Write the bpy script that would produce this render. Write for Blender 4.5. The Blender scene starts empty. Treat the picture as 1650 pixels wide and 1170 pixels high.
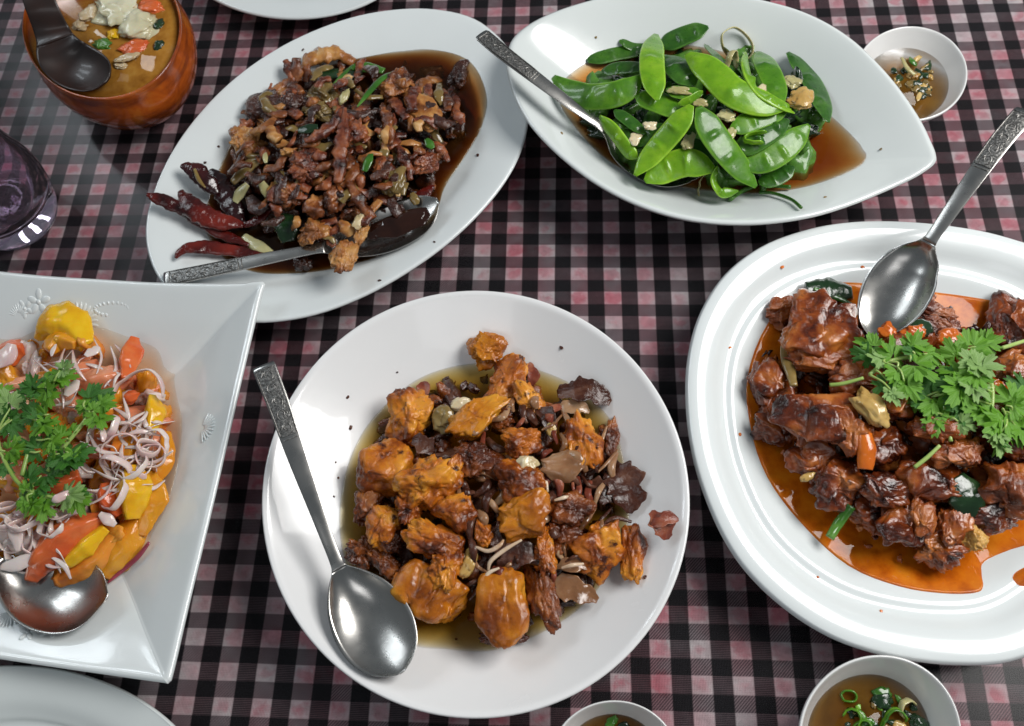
import bpy, bmesh, math, random
from mathutils import Vector, Matrix, noise, Quaternion

random.seed(7)
scene = bpy.context.scene
COL = scene.collection
R_ = math.radians

# ------------------------------------------------------------------ camera
S = 1.09375
CAM = Vector((0.04814349958, -0.11061311600, 0.42962667662)) * S
MC = Matrix(((0.99777402, -0.00263813, 0.06663362),
             (0.02948416, 0.91369837, -0.40532205),
             (-0.05981374, 0.40638445, 0.91174228)))
FPX = 1360.0
cam_d = bpy.data.cameras.new('camera')
cam_d.sensor_width = 36.0
cam_d.lens = 36.0 * FPX / 1650.0
cam_d.clip_start = 0.01
cam_d.clip_end = 50
cam = bpy.data.objects.new('camera', cam_d)
COL.objects.link(cam)
cam.matrix_world = Matrix.Translation(CAM) @ MC.to_4x4()
cam_d.dof.use_dof = True
cam_d.dof.focus_distance = 0.47
cam_d.dof.aperture_fstop = 13.0
scene.camera = cam

# ------------------------------------------------------------------ world, lamps, exposure
w = bpy.data.worlds.new('World')
scene.world = w
w.use_nodes = True
wb = w.node_tree.nodes['Background']
wb.inputs[0].default_value = (0.80, 0.91, 1.0, 1)
wb.inputs[1].default_value = 0.135


def area(name, loc, target, sx, sy, power, col):
    l = bpy.data.lights.new(name, 'AREA')
    l.shape = 'RECTANGLE'
    l.size, l.size_y = sx, sy
    l.energy = power
    l.color = col
    o = bpy.data.objects.new(name, l)
    COL.objects.link(o)
    o.location = loc
    o.rotation_euler = (Vector(target) - Vector(loc)).to_track_quat('-Z', 'Y').to_euler()
    return o


area('window_light', (0.76, 0.27, 0.90), (0.0, 0.0, 0.0), 0.66, 0.50, 13.2, (1.0, 0.985, 0.96))
for k in range(3):
    area('far_window_pane', (-1.25 + 0.10 * k, 0.55 + 0.28 * k, 1.15), (0.05, 0.1, 0.0), 0.10, 0.55, 1.8, (0.86, 0.94, 1.0))
area('fill_light', (-0.1, -1.1, 1.5), (0.0, 0.0, 0.0), 0.9, 0.5, 2.2, (0.97, 0.98, 1.0))  # added fill lamp from the near side, lifts the shadows on the cloth

scene.view_settings.view_transform = 'Standard'
scene.view_settings.look = 'None'
scene.view_settings.exposure = 0.08
scene.view_settings.gamma = 1.0
scene.render.engine = 'CYCLES'
scene.cycles.use_denoising = True
scene.cycles.max_bounces = 10
scene.cycles.transparent_max_bounces = 12
scene.cycles.caustics_reflective = False
scene.cycles.caustics_refractive = False
scene.cycles.sample_clamp_indirect = 4.0


# ------------------------------------------------------------------ helpers
def px(x, y, z=0.0):
    d = MC @ Vector(((x - 825.0) / FPX, -(y - 585.0) / FPX, -1.0))
    return CAM + d * ((z - CAM.z) / d.z)


def mpp(p):
    """metres per photograph pixel at world point p"""
    return -(MC.transposed() @ (p - CAM)).z / FPX


def cr(pts, n, closed=False):
    """Catmull-Rom resample"""
    out = []
    m = len(pts)
    segs = m if closed else m - 1
    for i in range(n):
        t = i / n * segs if closed else i / (n - 1) * segs
        k = min(int(t), segs - 1)
        u = t - k
        if closed:
            a, b, c, d = pts[(k - 1) % m], pts[k % m], pts[(k + 1) % m], pts[(k + 2) % m]
        else:
            b, c = pts[k], pts[k + 1]
            a = pts[k - 1] if k > 0 else b * 2 - c
            d = pts[k + 2] if k + 2 < m else c * 2 - b
        out.append(0.5 * ((2 * b) + (c - a) * u + (2 * a - 5 * b + 4 * c - d) * u * u + (3 * b - a - 3 * c + d) * u ** 3))
    return out


def link(name, me, m=None, parent=None):
    o = bpy.data.objects.new(name, me)
    COL.objects.link(o)
    if m is not None and me is not None and not me.materials:
        me.materials.append(m)
    if parent is not None:
        o.parent = parent
    return o


def mesh(name, vs, fs, smooth=True, closed=True):
    me = bpy.data.meshes.new(name)
    me.from_pydata([tuple(v) for v in vs], [], fs)
    if closed:
        bm = bmesh.new()
        bm.from_mesh(me)
        bmesh.ops.recalc_face_normals(bm, faces=bm.faces)
        bm.to_mesh(me)
        bm.free()
    if smooth:
        me.polygons.foreach_set('use_smooth', [True] * len(me.polygons))
    me.update()
    return me


def tag(o, label, cat, group=None, kind=None):
    if label: o['label'] = label
    if cat: o['category'] = cat
    if group: o['group'] = group
    if kind: o['kind'] = kind
    return o


def empty(name, loc=(0, 0, 0)):
    o = bpy.data.objects.new(name, None)
    COL.objects.link(o)
    o.location = loc
    return o


# ------------------------------------------------------------------ materials
class NT:
    def __init__(self, name):
        self.m = bpy.data.materials.new(name)
        self.m.use_nodes = True
        self.t = self.m.node_tree
        self.b = self.t.nodes['Principled BSDF']
        self.out = self.t.nodes['Material Output']

    def n(self, typ, **kw):
        nd = self.t.nodes.new(typ)
        for k, v in kw.items():
            if k.startswith('i_'):
                key = k[2:]
                nd.inputs[int(key) if key.isdigit() else key.replace('_', ' ')].default_value = v
            else:
                setattr(nd, k, v)
        return nd

    def l(self, a, b):
        self.t.links.new(a, b)

    def math(self, op, a, b=None, clamp=False):
        nd = self.t.nodes.new('ShaderNodeMath')
        nd.operation = op
        nd.use_clamp = clamp
        for i, v in enumerate((a, b)):
            if v is None: continue
            if isinstance(v, (int, float)): nd.inputs[i].default_value = v
            else: self.l(v, nd.inputs[i])
        return nd.outputs[0]

    def ramp(self, fac, stops, interp='LINEAR'):
        nd = self.t.nodes.new('ShaderNodeValToRGB')
        cr_ = nd.color_ramp
        cr_.interpolation = interp
        while len(cr_.elements) < len(stops): cr_.elements.new(0.5)
        for e, (p, c) in zip(cr_.elements, stops):
            e.position = p
            e.color = (*c, 1) if len(c) == 3 else c
        self.l(fac, nd.inputs[0])
        return nd.outputs[0]

    def mix(self, fac, a, b, blend='MIX'):
        nd = self.t.nodes.new('ShaderNodeMix')
        nd.data_type = 'RGBA'
        nd.blend_type = blend
        for i, v in ((0, fac), (6, a), (7, b)):
            if isinstance(v, (int, float)): nd.inputs[i].default_value = v
            elif isinstance(v, tuple): nd.inputs[i].default_value = (*v, 1) if len(v) == 3 else v
            else: self.l(v, nd.inputs[i])
        return nd.outputs[2]

    def coords(self, kind='Object', shift=True):
        tc = self.n('ShaderNodeTexCoord')
        if not shift: return tc.outputs[kind]
        oi = self.n('ShaderNodeObjectInfo')
        va = self.n('ShaderNodeVectorMath', operation='ADD')
        sc = self.n('ShaderNodeVectorMath', operation='SCALE')
        cx = self.n('ShaderNodeCombineXYZ')
        self.l(oi.outputs['Random'], cx.inputs[0])
        self.l(oi.outputs['Random'], cx.inputs[1])
        self.l(cx.outputs[0], sc.inputs[0])
        sc.inputs['Scale'].default_value = 3.7
        self.l(tc.outputs[kind], va.inputs[0])
        self.l(sc.outputs[0], va.inputs[1])
        return va.outputs[0]

    def noise(self, vec, scale, detail=4, rough=0.55, dist=0.0):
        nd = self.n('ShaderNodeTexNoise')
        nd.inputs['Scale'].default_value = scale
        nd.inputs['Detail'].default_value = detail
        nd.inputs['Roughness'].default_value = rough
        nd.inputs['Distortion'].default_value = dist
        self.l(vec, nd.inputs['Vector'])
        return nd.outputs['Fac']

    def bump(self, h, strength, dist, prev=None):
        nd = self.n('ShaderNodeBump')
        nd.inputs['Strength'].default_value = strength
        nd.inputs['Distance'].default_value = dist
        self.l(h, nd.inputs['Height'])
        if prev is not None: self.l(prev, nd.inputs['Normal'])
        return nd.outputs[0]

    def set(self, **kw):
        for k, v in kw.items():
            key = k.replace('_', ' ')
            s = self.b.inputs[key]
            if isinstance(v, (int, float)): s.default_value = v
            elif isinstance(v, tuple): s.default_value = (*v, 1) if len(v) == 3 and s.type == 'RGBA' else v
            else: self.l(v, s)


def ceramic(name, col, rough=0.12, scale=30, relief=0.0):
    t = NT(name)
    v = t.coords()
    n1 = t.noise(v, scale, 5, 0.6)
    n2 = t.noise(v, 900, 2)
    c2 = tuple(c * 0.94 for c in col)
    t.set(Base_Color=t.mix(n1, col, c2), Roughness=t.ramp(n1, [(0.3, (rough,) * 3), (0.75, (rough * 1.9,) * 3)]),
          Coat_Weight=0.4, Coat_Roughness=0.05, IOR=1.5)
    t.set(Normal=t.bump(n1, 0.05, 0.002, t.bump(n2, 0.015, 0.0004)))
    return t.m


def food(name, stops, scale=110, fine=650, bump=0.5, rough=0.3, coat=0.5, sss=0.0, spots=None, dist=0.4, spec=0.18, streak=None, coarse=0.0025):
    """patchy cooked surface: colour patches, optional dark spots, rough relief, wet glaze"""
    t = NT(name)
    v = t.coords()
    vv = v
    if streak:
        mp = t.n('ShaderNodeMapping')
        mp.inputs['Scale'].default_value = streak
        t.l(v, mp.inputs['Vector'])
        vv = mp.outputs[0]
    a1 = t.noise(vv, scale * 0.5, 3, 0.5, dist)
    a2 = t.noise(vv, scale * 1.9, 5, 0.65, dist)
    a = t.math('ADD', t.math('MULTIPLY', a1, 0.75), t.math('MULTIPLY', a2, 0.25))
    c = t.ramp(a, stops)
    if spots:
        s = t.noise(v, spots[0], 4, 0.6)
        c = t.mix(t.ramp(s, [(spots[1], (0, 0, 0)), (spots[1] + 0.12, (1, 1, 1))]), c, spots[2])
    f = t.noise(vv, fine, 5, 0.6)
    g = t.noise(vv, scale * 1.4, 3, 0.5)
    t.set(Base_Color=c, Roughness=t.ramp(g, [(0.35, (rough * 0.55,) * 3), (0.7, (min(1, rough * 1.5),) * 3)]),
          Coat_Weight=min(1.0, coat * 1.25), Coat_Roughness=0.035, Coat_IOR=1.5, Specular_IOR_Level=spec)
    nb = t.bump(f, bump, 0.0005, t.bump(g, bump * 0.6, coarse))
    t.set(Normal=nb)
    nc = t.bump(t.noise(v, fine * 0.55, 4, 0.6), min(1.0, bump * 1.3), 0.0012, nb)
    t.l(nc, t.b.inputs['Coat Normal'])
    if sss > 0:
        t.set(Subsurface_Weight=sss, Subsurface_Radius=(0.6, 0.3, 0.15) if len(stops) else (1, 1, 1), Subsurface_Scale=0.004)
    return t.m


def two_sided_ior(t, ior):
    """same reflectance from both sides of a thin skin, so that light passes down through it"""
    g = t.n('ShaderNodeNewGeometry')
    return t.math('ADD', t.math('MULTIPLY', g.outputs['Backfacing'], 1.0 / ior - ior), ior)


def liquid(name, absorb, density, murk=None, murk_fac=0.0, rough=0.04, ripple=0.03):
    """clear, coloured liquid: coloured by the depth of the sauce (absorbing volume) under a glossy skin"""
    t = NT(name)
    t.t.nodes.remove(t.b)
    tr = t.n('ShaderNodeBsdfTransparent')
    gl = t.n('ShaderNodeBsdfGlossy')
    gl.inputs['Roughness'].default_value = rough
    v = t.coords(shift=False)
    nb = t.bump(t.noise(v, 60, 3), ripple, 0.004)
    t.l(nb, gl.inputs['Normal'])
    fr = t.n('ShaderNodeFresnel')
    t.l(two_sided_ior(t, 1.36), fr.inputs['IOR'])
    t.l(nb, fr.inputs['Normal'])
    base = tr.outputs[0]
    if murk is not None:
        df = t.n('ShaderNodeBsdfDiffuse')
        cc = t.ramp(t.noise(v, 90, 5, 0.6), murk)
        t.l(cc, df.inputs['Color'])
        mx = t.n('ShaderNodeMixShader', i_0=murk_fac)
        t.l(base, mx.inputs[1]); t.l(df.outputs[0], mx.inputs[2])
        base = mx.outputs[0]
    mx = t.n('ShaderNodeMixShader')
    t.l(fr.outputs[0], mx.inputs[0]); t.l(base, mx.inputs[1]); t.l(gl.outputs[0], mx.inputs[2])
    t.l(mx.outputs[0], t.out.inputs['Surface'])
    if density > 0:
        va = t.n('ShaderNodeVolumeAbsorption')
        va.inputs['Color'].default_value = (*absorb, 1)
        va.inputs['Density'].default_value = density
        t.l(va.outputs[0], t.out.inputs['Volume'])
    return t.m


def metal():
    t = NT('stainless_steel')
    v = t.coords()
    n1 = t.noise(v, 60, 4)
    mp = t.n('ShaderNodeMapping'); mp.inputs['Scale'].default_value = (60, 900, 900); t.l(v, mp.inputs['Vector'])
    n2 = t.noise(mp.outputs[0], 1.0, 3)
    t.set(Base_Color=t.mix(n1, (0.58, 0.56, 0.53), (0.44, 0.43, 0.41)), Metallic=1.0,
          Roughness=t.ramp(n1, [(0.3, (0.20,) * 3), (0.7, (0.34,) * 3)]),
          Normal=t.bump(n2, 0.03, 0.0003))
    return t.m


def metal_dark():
    t = NT('tarnished_engraved_steel')
    v = t.coords()
    n1 = t.noise(v, 900, 4)
    t.set(Base_Color=t.ramp(n1, [(0.35, (0.12, 0.115, 0.11)), (0.65, (0.42, 0.41, 0.39))]), Metallic=1.0, Roughness=0.38,
          Normal=t.bump(n1, 0.6, 0.0005))
    return t.m


M = {}
M['white'] = ceramic('white_glazed_porcelain', (0.80, 0.80, 0.79))
M['bluewhite'] = ceramic('cool_white_glazed_porcelain', (0.74, 0.78, 0.78))
M['celadon'] = ceramic('pale_grey_green_porcelain', (0.70, 0.74, 0.73))
M['melamine'] = ceramic('bright_white_porcelain', (0.82, 0.82, 0.82), 0.16)
M['steel'] = metal()
M['engraved'] = metal_dark()


def brown_glaze():
    t = NT('honey_brown_stoneware_glaze')
    v = t.coords()
    a = t.noise(v, 45, 5, 0.6, 0.6)
    geo = t.n('ShaderNodeNewGeometry')
    sep = t.n('ShaderNodeSeparateXYZ')
    t.l(geo.outputs['Position'], sep.inputs[0])
    mp = t.n('ShaderNodeMapping'); mp.inputs['Scale'].default_value = (1, 1, 6); t.l(v, mp.inputs['Vector'])
    b = t.noise(mp.outputs[0], 30, 4)
    c = t.ramp(a, [(0.25, (0.20, 0.035, 0.006)), (0.5, (0.42, 0.085, 0.010)), (0.75, (0.52, 0.16, 0.02))])
    c = t.mix(t.ramp(b, [(0.45, (0, 0, 0)), (0.7, (1, 1, 1))]), c, (0.16, 0.03, 0.008))
    t.set(Base_Color=c, Roughness=0.18, Coat_Weight=0.5, Coat_Roughness=0.06, Normal=t.bump(a, 0.12, 0.002))
    return t.m


M['brown'] = brown_glaze()
t = NT('dark_brown_lacquer'); v = t.coords(); a = t.noise(v, 50, 4)
t.set(Base_Color=t.ramp(a, [(0.3, (0.010, 0.006, 0.005)), (0.7, (0.030, 0.012, 0.008))]), Roughness=0.4, Coat_Weight=0.2, Coat_Roughness=0.12)
M['lacquer'] = t.m

# ---- food
M['tofu'] = food('golden_fried_chunk', [(0.34, (0.045, 0.008, 0.002)), (0.42, (0.20, 0.040, 0.004)), (0.50, (0.46, 0.130, 0.009)), (0.62, (0.70, 0.29, 0.028))],
                 90, 520, 0.55, 0.30, 0.45, 0.12, (150, 0.57, (0.05, 0.009, 0.003)))
M['tofu_yellow'] = food('golden_yellow_fried_chunk', [(0.34, (0.16, 0.035, 0.004)), (0.44, (0.36, 0.10, 0.007)), (0.54, (0.54, 0.19, 0.012)), (0.66, (0.66, 0.30, 0.03))],
                        80, 500, 0.40, 0.28, 0.5, 0.12, (130, 0.60, (0.12, 0.025, 0.004)))
M['crust'] = food('dark_caramelised_chunk', [(0.34, (0.018, 0.004, 0.002)), (0.45, (0.085, 0.017, 0.004)), (0.57, (0.22, 0.055, 0.009)), (0.70, (0.40, 0.14, 0.025))],
                  110, 560, 0.6, 0.26, 0.6, 0.05)
M['shallot_dark'] = food('dark_braised_shallot', [(0.3, (0.014, 0.006, 0.004)), (0.5, (0.060, 0.018, 0.010)), (0.72, (0.19, 0.085, 0.05))],
                         110, 420, 0.6, 0.26, 0.5, 0.0, None, 0.8, streak=(1, 1, 0.3))
M['onion_glaze'] = food('translucent_glazed_onion', [(0.3, (0.10, 0.035, 0.012)), (0.5, (0.27, 0.13, 0.06)), (0.72, (0.48, 0.32, 0.19))],
                        80, 420, 0.3, 0.18, 0.8, 0.2)
M['crisp'] = food('crisp_red_brown_shallot', [(0.3, (0.07, 0.012, 0.008)), (0.5, (0.20, 0.045, 0.025)), (0.75, (0.45, 0.17, 0.09))], 150, 600, 0.4, 0.32, 0.3)
M['meat'] = food('glazed_stir_fried_meat', [(0.36, (0.014, 0.004, 0.002)), (0.45, (0.080, 0.019, 0.005)), (0.55, (0.21, 0.060, 0.015)), (0.66, (0.44, 0.18, 0.05))],
                 130, 620, 0.6, 0.24, 0.7, 0.06)
M['meat_red'] = food('reddish_glazed_meat', [(0.36, (0.022, 0.005, 0.003)), (0.47, (0.13, 0.026, 0.009)), (0.63, (0.36, 0.11, 0.036))], 140, 640, 0.6, 0.24, 0.7, 0.06)
M['meat_dark'] = food('dark_soy_meat', [(0.3, (0.010, 0.004, 0.003)), (0.55, (0.055, 0.016, 0.009)), (0.75, (0.14, 0.05, 0.022))], 130, 620, 0.6, 0.2, 0.8)
M['meat_pale'] = food('pale_fried_chicken', [(0.34, (0.07, 0.018, 0.005)), (0.45, (0.29, 0.10, 0.024)), (0.56, (0.50, 0.24, 0.07)), (0.68, (0.62, 0.40, 0.18))], 110, 600, 0.5, 0.28, 0.5, 0.08)
M['rib'] = food('sticky_braised_meat', [(0.35, (0.020, 0.004, 0.002)), (0.44, (0.10, 0.017, 0.004)), (0.53, (0.25, 0.053, 0.009)), (0.65, (0.46, 0.15, 0.03))],
                90, 560, 0.42, 0.2, 0.9, 0.05, (140, 0.60, (0.02, 0.005, 0.003)))
M['rib_orange'] = food('orange_brown_braised_meat', [(0.34, (0.07, 0.013, 0.004)), (0.48, (0.26, 0.058, 0.010)), (0.66, (0.46, 0.15, 0.028))], 110, 650, 0.6, 0.26, 0.65, 0.08)
M['crumb'] = food('pale_yellow_crumbly_bit', [(0.3, (0.32, 0.13, 0.02)), (0.55, (0.56, 0.30, 0.07)), (0.75, (0.68, 0.45, 0.15))], 150, 600, 0.6, 0.3, 0.4, 0.1)
M['chili'] = food('dried_red_chili_skin', [(0.36, (0.010, 0.002, 0.002)), (0.48, (0.060, 0.005, 0.004)), (0.66, (0.17, 0.016, 0.009))], 70, 320, 0.6, 0.16, 0.8, 0.0, None, 0.6, streak=(1, 1, 1))
M['chili_dark'] = food('blackened_chili_skin', [(0.3, (0.006, 0.003, 0.003)), (0.55, (0.028, 0.005, 0.006)), (0.8, (0.085, 0.014, 0.012))], 70, 300, 0.4, 0.16, 0.9)
M['green_dark'] = food('dark_wilted_leaf', [(0.3, (0.004, 0.012, 0.005)), (0.55, (0.012, 0.036, 0.012)), (0.8, (0.05, 0.10, 0.035))], 70, 320, 0.35, 0.18, 0.8)
M['scallion'] = food('bright_scallion_green', [(0.36, (0.022, 0.090, 0.010)), (0.5, (0.050, 0.165, 0.018)), (0.68, (0.15, 0.30, 0.06))], 60, 300, 0.2, 0.22, 0.6, 0.1)
M['leek'] = food('pale_leek', [(0.3, (0.30, 0.26, 0.10)), (0.55, (0.52, 0.48, 0.24)), (0.8, (0.62, 0.60, 0.40))], 60, 300, 0.2, 0.22, 0.6, 0.2)
M['leek_brown'] = food('soy_stained_leek', [(0.3, (0.08, 0.05, 0.015)), (0.55, (0.24, 0.16, 0.05)), (0.8, (0.42, 0.34, 0.17))], 60, 300, 0.25, 0.2, 0.7, 0.15)
M['garlic'] = food('soft_cooked_garlic', [(0.3, (0.48, 0.36, 0.17)), (0.55, (0.68, 0.58, 0.38)), (0.8, (0.76, 0.70, 0.54))], 80, 320, 0.2, 0.22, 0.6, 0.25)
M['garlic_brown'] = food('braised_garlic', [(0.3, (0.33, 0.16, 0.03)), (0.55, (0.54, 0.36, 0.12)), (0.8, (0.66, 0.52, 0.27))], 80, 320, 0.2, 0.22, 0.6, 0.25)
M['carrot'] = food('cooked_carrot', [(0.3, (0.42, 0.075, 0.010)), (0.6, (0.64, 0.16, 0.015)), (0.8, (0.72, 0.26, 0.04))], 80, 320, 0.25, 0.22, 0.6, 0.2)
M['tomato'] = food('ripe_tomato_flesh', [(0.3, (0.55, 0.075, 0.020)), (0.5, (0.68, 0.14, 0.035)), (0.75, (0.74, 0.27, 0.09))], 70, 350, 0.35, 0.2, 0.6, 0.5)
M['tomato_pink'] = food('pale_pink_tomato_flesh', [(0.3, (0.64, 0.17, 0.075)), (0.5, (0.72, 0.26, 0.13)), (0.75, (0.78, 0.42, 0.26))], 60, 350, 0.35, 0.2, 0.6, 0.5)
M['tomato_orange'] = food('orange_tomato_flesh', [(0.3, (0.60, 0.13, 0.015)), (0.5, (0.72, 0.24, 0.025)), (0.75, (0.76, 0.36, 0.05))], 60, 350, 0.35, 0.2, 0.6, 0.5)
M['yellow'] = food('bright_yellow_fruit_flesh', [(0.3, (0.70, 0.30, 0.010)), (0.5, (0.80, 0.47, 0.010)), (0.75, (0.84, 0.60, 0.04))], 60, 350, 0.3, 0.2, 0.6, 0.5)
M['amber'] = food('amber_fruit_flesh', [(0.3, (0.56, 0.17, 0.008)), (0.5, (0.68, 0.27, 0.012)), (0.75, (0.74, 0.38, 0.03))], 60, 350, 0.3, 0.2, 0.6, 0.5)
M['shallot'] = food('raw_pink_shallot', [(0.3, (0.58, 0.33, 0.34)), (0.5, (0.74, 0.60, 0.56)), (0.75, (0.80, 0.74, 0.70))], 70, 260, 0.12, 0.18, 0.6, 0.35)
M['shallot_purple'] = food('purple_shallot_skin', [(0.3, (0.16, 0.014, 0.03)), (0.6, (0.34, 0.06, 0.09)), (0.8, (0.5, 0.2, 0.2))], 70, 260, 0.12, 0.18, 0.6, 0.1)
M['cabbage'] = food('pale_cooked_cabbage', [(0.3, (0.50, 0.44, 0.25)), (0.55, (0.70, 0.66, 0.46)), (0.8, (0.78, 0.76, 0.62))], 50, 260, 0.25, 0.2, 0.6, 0.25)
M['mushroom'] = food('pale_mushroom', [(0.3, (0.36, 0.24, 0.12)), (0.55, (0.55, 0.42, 0.25)), (0.8, (0.66, 0.54, 0.36))], 70, 260, 0.25, 0.2, 0.6, 0.2)
M['shred'] = food('pale_shred', [(0.3, (0.45, 0.26, 0.14)), (0.6, (0.70, 0.55, 0.40)), (0.8, (0.76, 0.66, 0.54))], 120, 300, 0.15, 0.2, 0.6, 0.1)


def leafmat(name, stops, rough=0.42, sheen=0.0):
    t = NT(name)
    uv = t.n('ShaderNodeTexCoord').outputs['UV']
    v = t.coords()
    a = t.noise(v, 120, 4)
    sep = t.n('ShaderNodeSeparateXYZ'); t.l(uv, sep.inputs[0])
    vein = t.math('ABSOLUTE', t.math('SINE', t.math('MULTIPLY', sep.outputs[0], 50.0)))
    c = t.ramp(a, stops)
    c = t.mix(t.ramp(vein, [(0.0, (0.45,) * 3), (0.22, (0, 0, 0))]), c, tuple(min(1, q * 1.7 + 0.03) for q in stops[-1][1]))
    t.set(Base_Color=c, Roughness=rough, Subsurface_Weight=0.0, Normal=t.bump(vein, 0.18, 0.0006, t.bump(a, 0.25, 0.002)))
    tl = t.n('ShaderNodeBsdfTranslucent')
    t.l(c, tl.inputs['Color'])
    mx = t.n('ShaderNodeMixShader', i_0=0.28)
    t.l(t.b.outputs[0], mx.inputs[1]); t.l(tl.outputs[0], mx.inputs[2])
    t.l(mx.outputs[0], t.out.inputs['Surface'])
    return t.m


M['herb'] = leafmat('cilantro_leaf', [(0.3, (0.085, 0.26, 0.016)), (0.55, (0.15, 0.37, 0.026)), (0.78, (0.25, 0.48, 0.05))])
M['herb_light'] = leafmat('pale_cilantro_leaf', [(0.3, (0.16, 0.33, 0.07)), (0.55, (0.28, 0.46, 0.14)), (0.78, (0.42, 0.58, 0.26))])
M['herb_dark'] = leafmat('deep_green_cilantro_leaf', [(0.3, (0.028, 0.12, 0.014)), (0.55, (0.050, 0.19, 0.020)), (0.78, (0.10, 0.27, 0.04))])
M['stem'] = food('pale_green_stem', [(0.3, (0.20, 0.32, 0.06)), (0.6, (0.36, 0.50, 0.15)), (0.8, (0.5, 0.6, 0.25))], 60, 200, 0.1, 0.3, 0.3, 0.2)


def podmat(name, stops):
    t = NT(name)
    v = t.coords()
    uv = t.n('ShaderNodeTexCoord').outputs['UV']
    a = t.noise(v, 45, 4, 0.6, 0.3)
    f = t.noise(v, 420, 3)
    sep = t.n('ShaderNodeSeparateXYZ'); t.l(uv, sep.inputs[0])
    edge = t.math('ABSOLUTE', t.math('SUBTRACT', sep.outputs[1], 0.5))
    c = t.ramp(a, stops)
    c = t.mix(t.ramp(edge, [(0.40, (0, 0, 0)), (0.5, (0.7, 0.7, 0.7))]), c, tuple(min(1, q * 1.5 + 0.02) for q in stops[-1][1]))
    c = t.mix(t.ramp(t.noise(v, 170, 4, 0.6), [(0.45, (0, 0, 0)), (0.75, (0.55, 0.55, 0.55))]), c, stops[0][1])
    t.set(Base_Color=c, Roughness=t.ramp(f, [(0.3, (0.24,) * 3), (0.7, (0.42,) * 3)]), Coat_Weight=0.35, Coat_Roughness=0.08, Specular_IOR_Level=0.3,
          Subsurface_Weight=0.22, Subsurface_Radius=(0.25, 0.6, 0.1), Subsurface_Scale=0.004,
          Normal=t.bump(f, 0.12, 0.0006, t.bump(a, 0.2, 0.003)))
    return t.m


M['pod'] = podmat('snow_pea_green', [(0.3, (0.034, 0.125, 0.007)), (0.5, (0.075, 0.215, 0.010)), (0.72, (0.14, 0.30, 0.014))])
M['pod_light'] = podmat('bright_snow_pea_green', [(0.3, (0.085, 0.23, 0.008)), (0.5, (0.155, 0.34, 0.011)), (0.72, (0.25, 0.44, 0.02))])
M['pod_dark'] = podmat('deep_snow_pea_green', [(0.3, (0.012, 0.058, 0.006)), (0.5, (0.028, 0.105, 0.009)), (0.72, (0.062, 0.17, 0.015))])

t = NT('black_soy_film'); v = t.coords(); a = t.noise(v, 60, 3)
t.set(Base_Color=t.ramp(a, [(0.3, (0.008, 0.003, 0.002)), (0.7, (0.030, 0.010, 0.006))]), Roughness=0.06, Normal=t.bump(a, 0.05, 0.002))
M['soy_film'] = t.m
# ---- liquids
M['sauce_brown'] = liquid('olive_brown_oily_sauce', (0.82, 0.64, 0.05), 430, [(0.3, (0.16, 0.08, 0.006)), (0.7, (0.36, 0.22, 0.02))], 0.12)
M['sauce_soy'] = liquid('dark_soy_sauce', (0.72, 0.46, 0.08), 1500, [(0.3, (0.03, 0.010, 0.003)), (0.7, (0.11, 0.045, 0.010))], 0.22)
M['sauce_amber'] = liquid('thin_amber_sauce', (0.86, 0.58, 0.12), 520, [(0.3, (0.12, 0.042, 0.008)), (0.7, (0.22, 0.09, 0.02))], 0.25)
M['sauce_orange'] = liquid('orange_chili_oil', (0.98, 0.42, 0.02), 500, [(0.30, (0.42, 0.075, 0.003)), (0.5, (0.64, 0.155, 0.006)), (0.72, (0.74, 0.23, 0.012))], 0.82)
M['dressing'] = liquid('pale_orange_dressing', (0.99, 0.66, 0.32), 190, [(0.3, (0.74, 0.44, 0.18)), (0.7, (0.80, 0.56, 0.30))], 0.14)
M['dip'] = liquid('brown_dipping_sauce', (0.80, 0.58, 0.08), 170, [(0.3, (0.08, 0.035, 0.004)), (0.7, (0.19, 0.095, 0.012))], 0.5)
M['soup'] = liquid('cloudy_orange_curry_soup', (0.8, 0.4, 0.1), 200, [(0.3, (0.26, 0.10, 0.012)), (0.55, (0.42, 0.19, 0.03)), (0.75, (0.50, 0.26, 0.05))], 0.85)

# ------------------------------------------------------------------ tablecloth
CW = 0.021
RP = 0.0159783307 * S
OC, ORW = 6.170844086, 5.664077884


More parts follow.
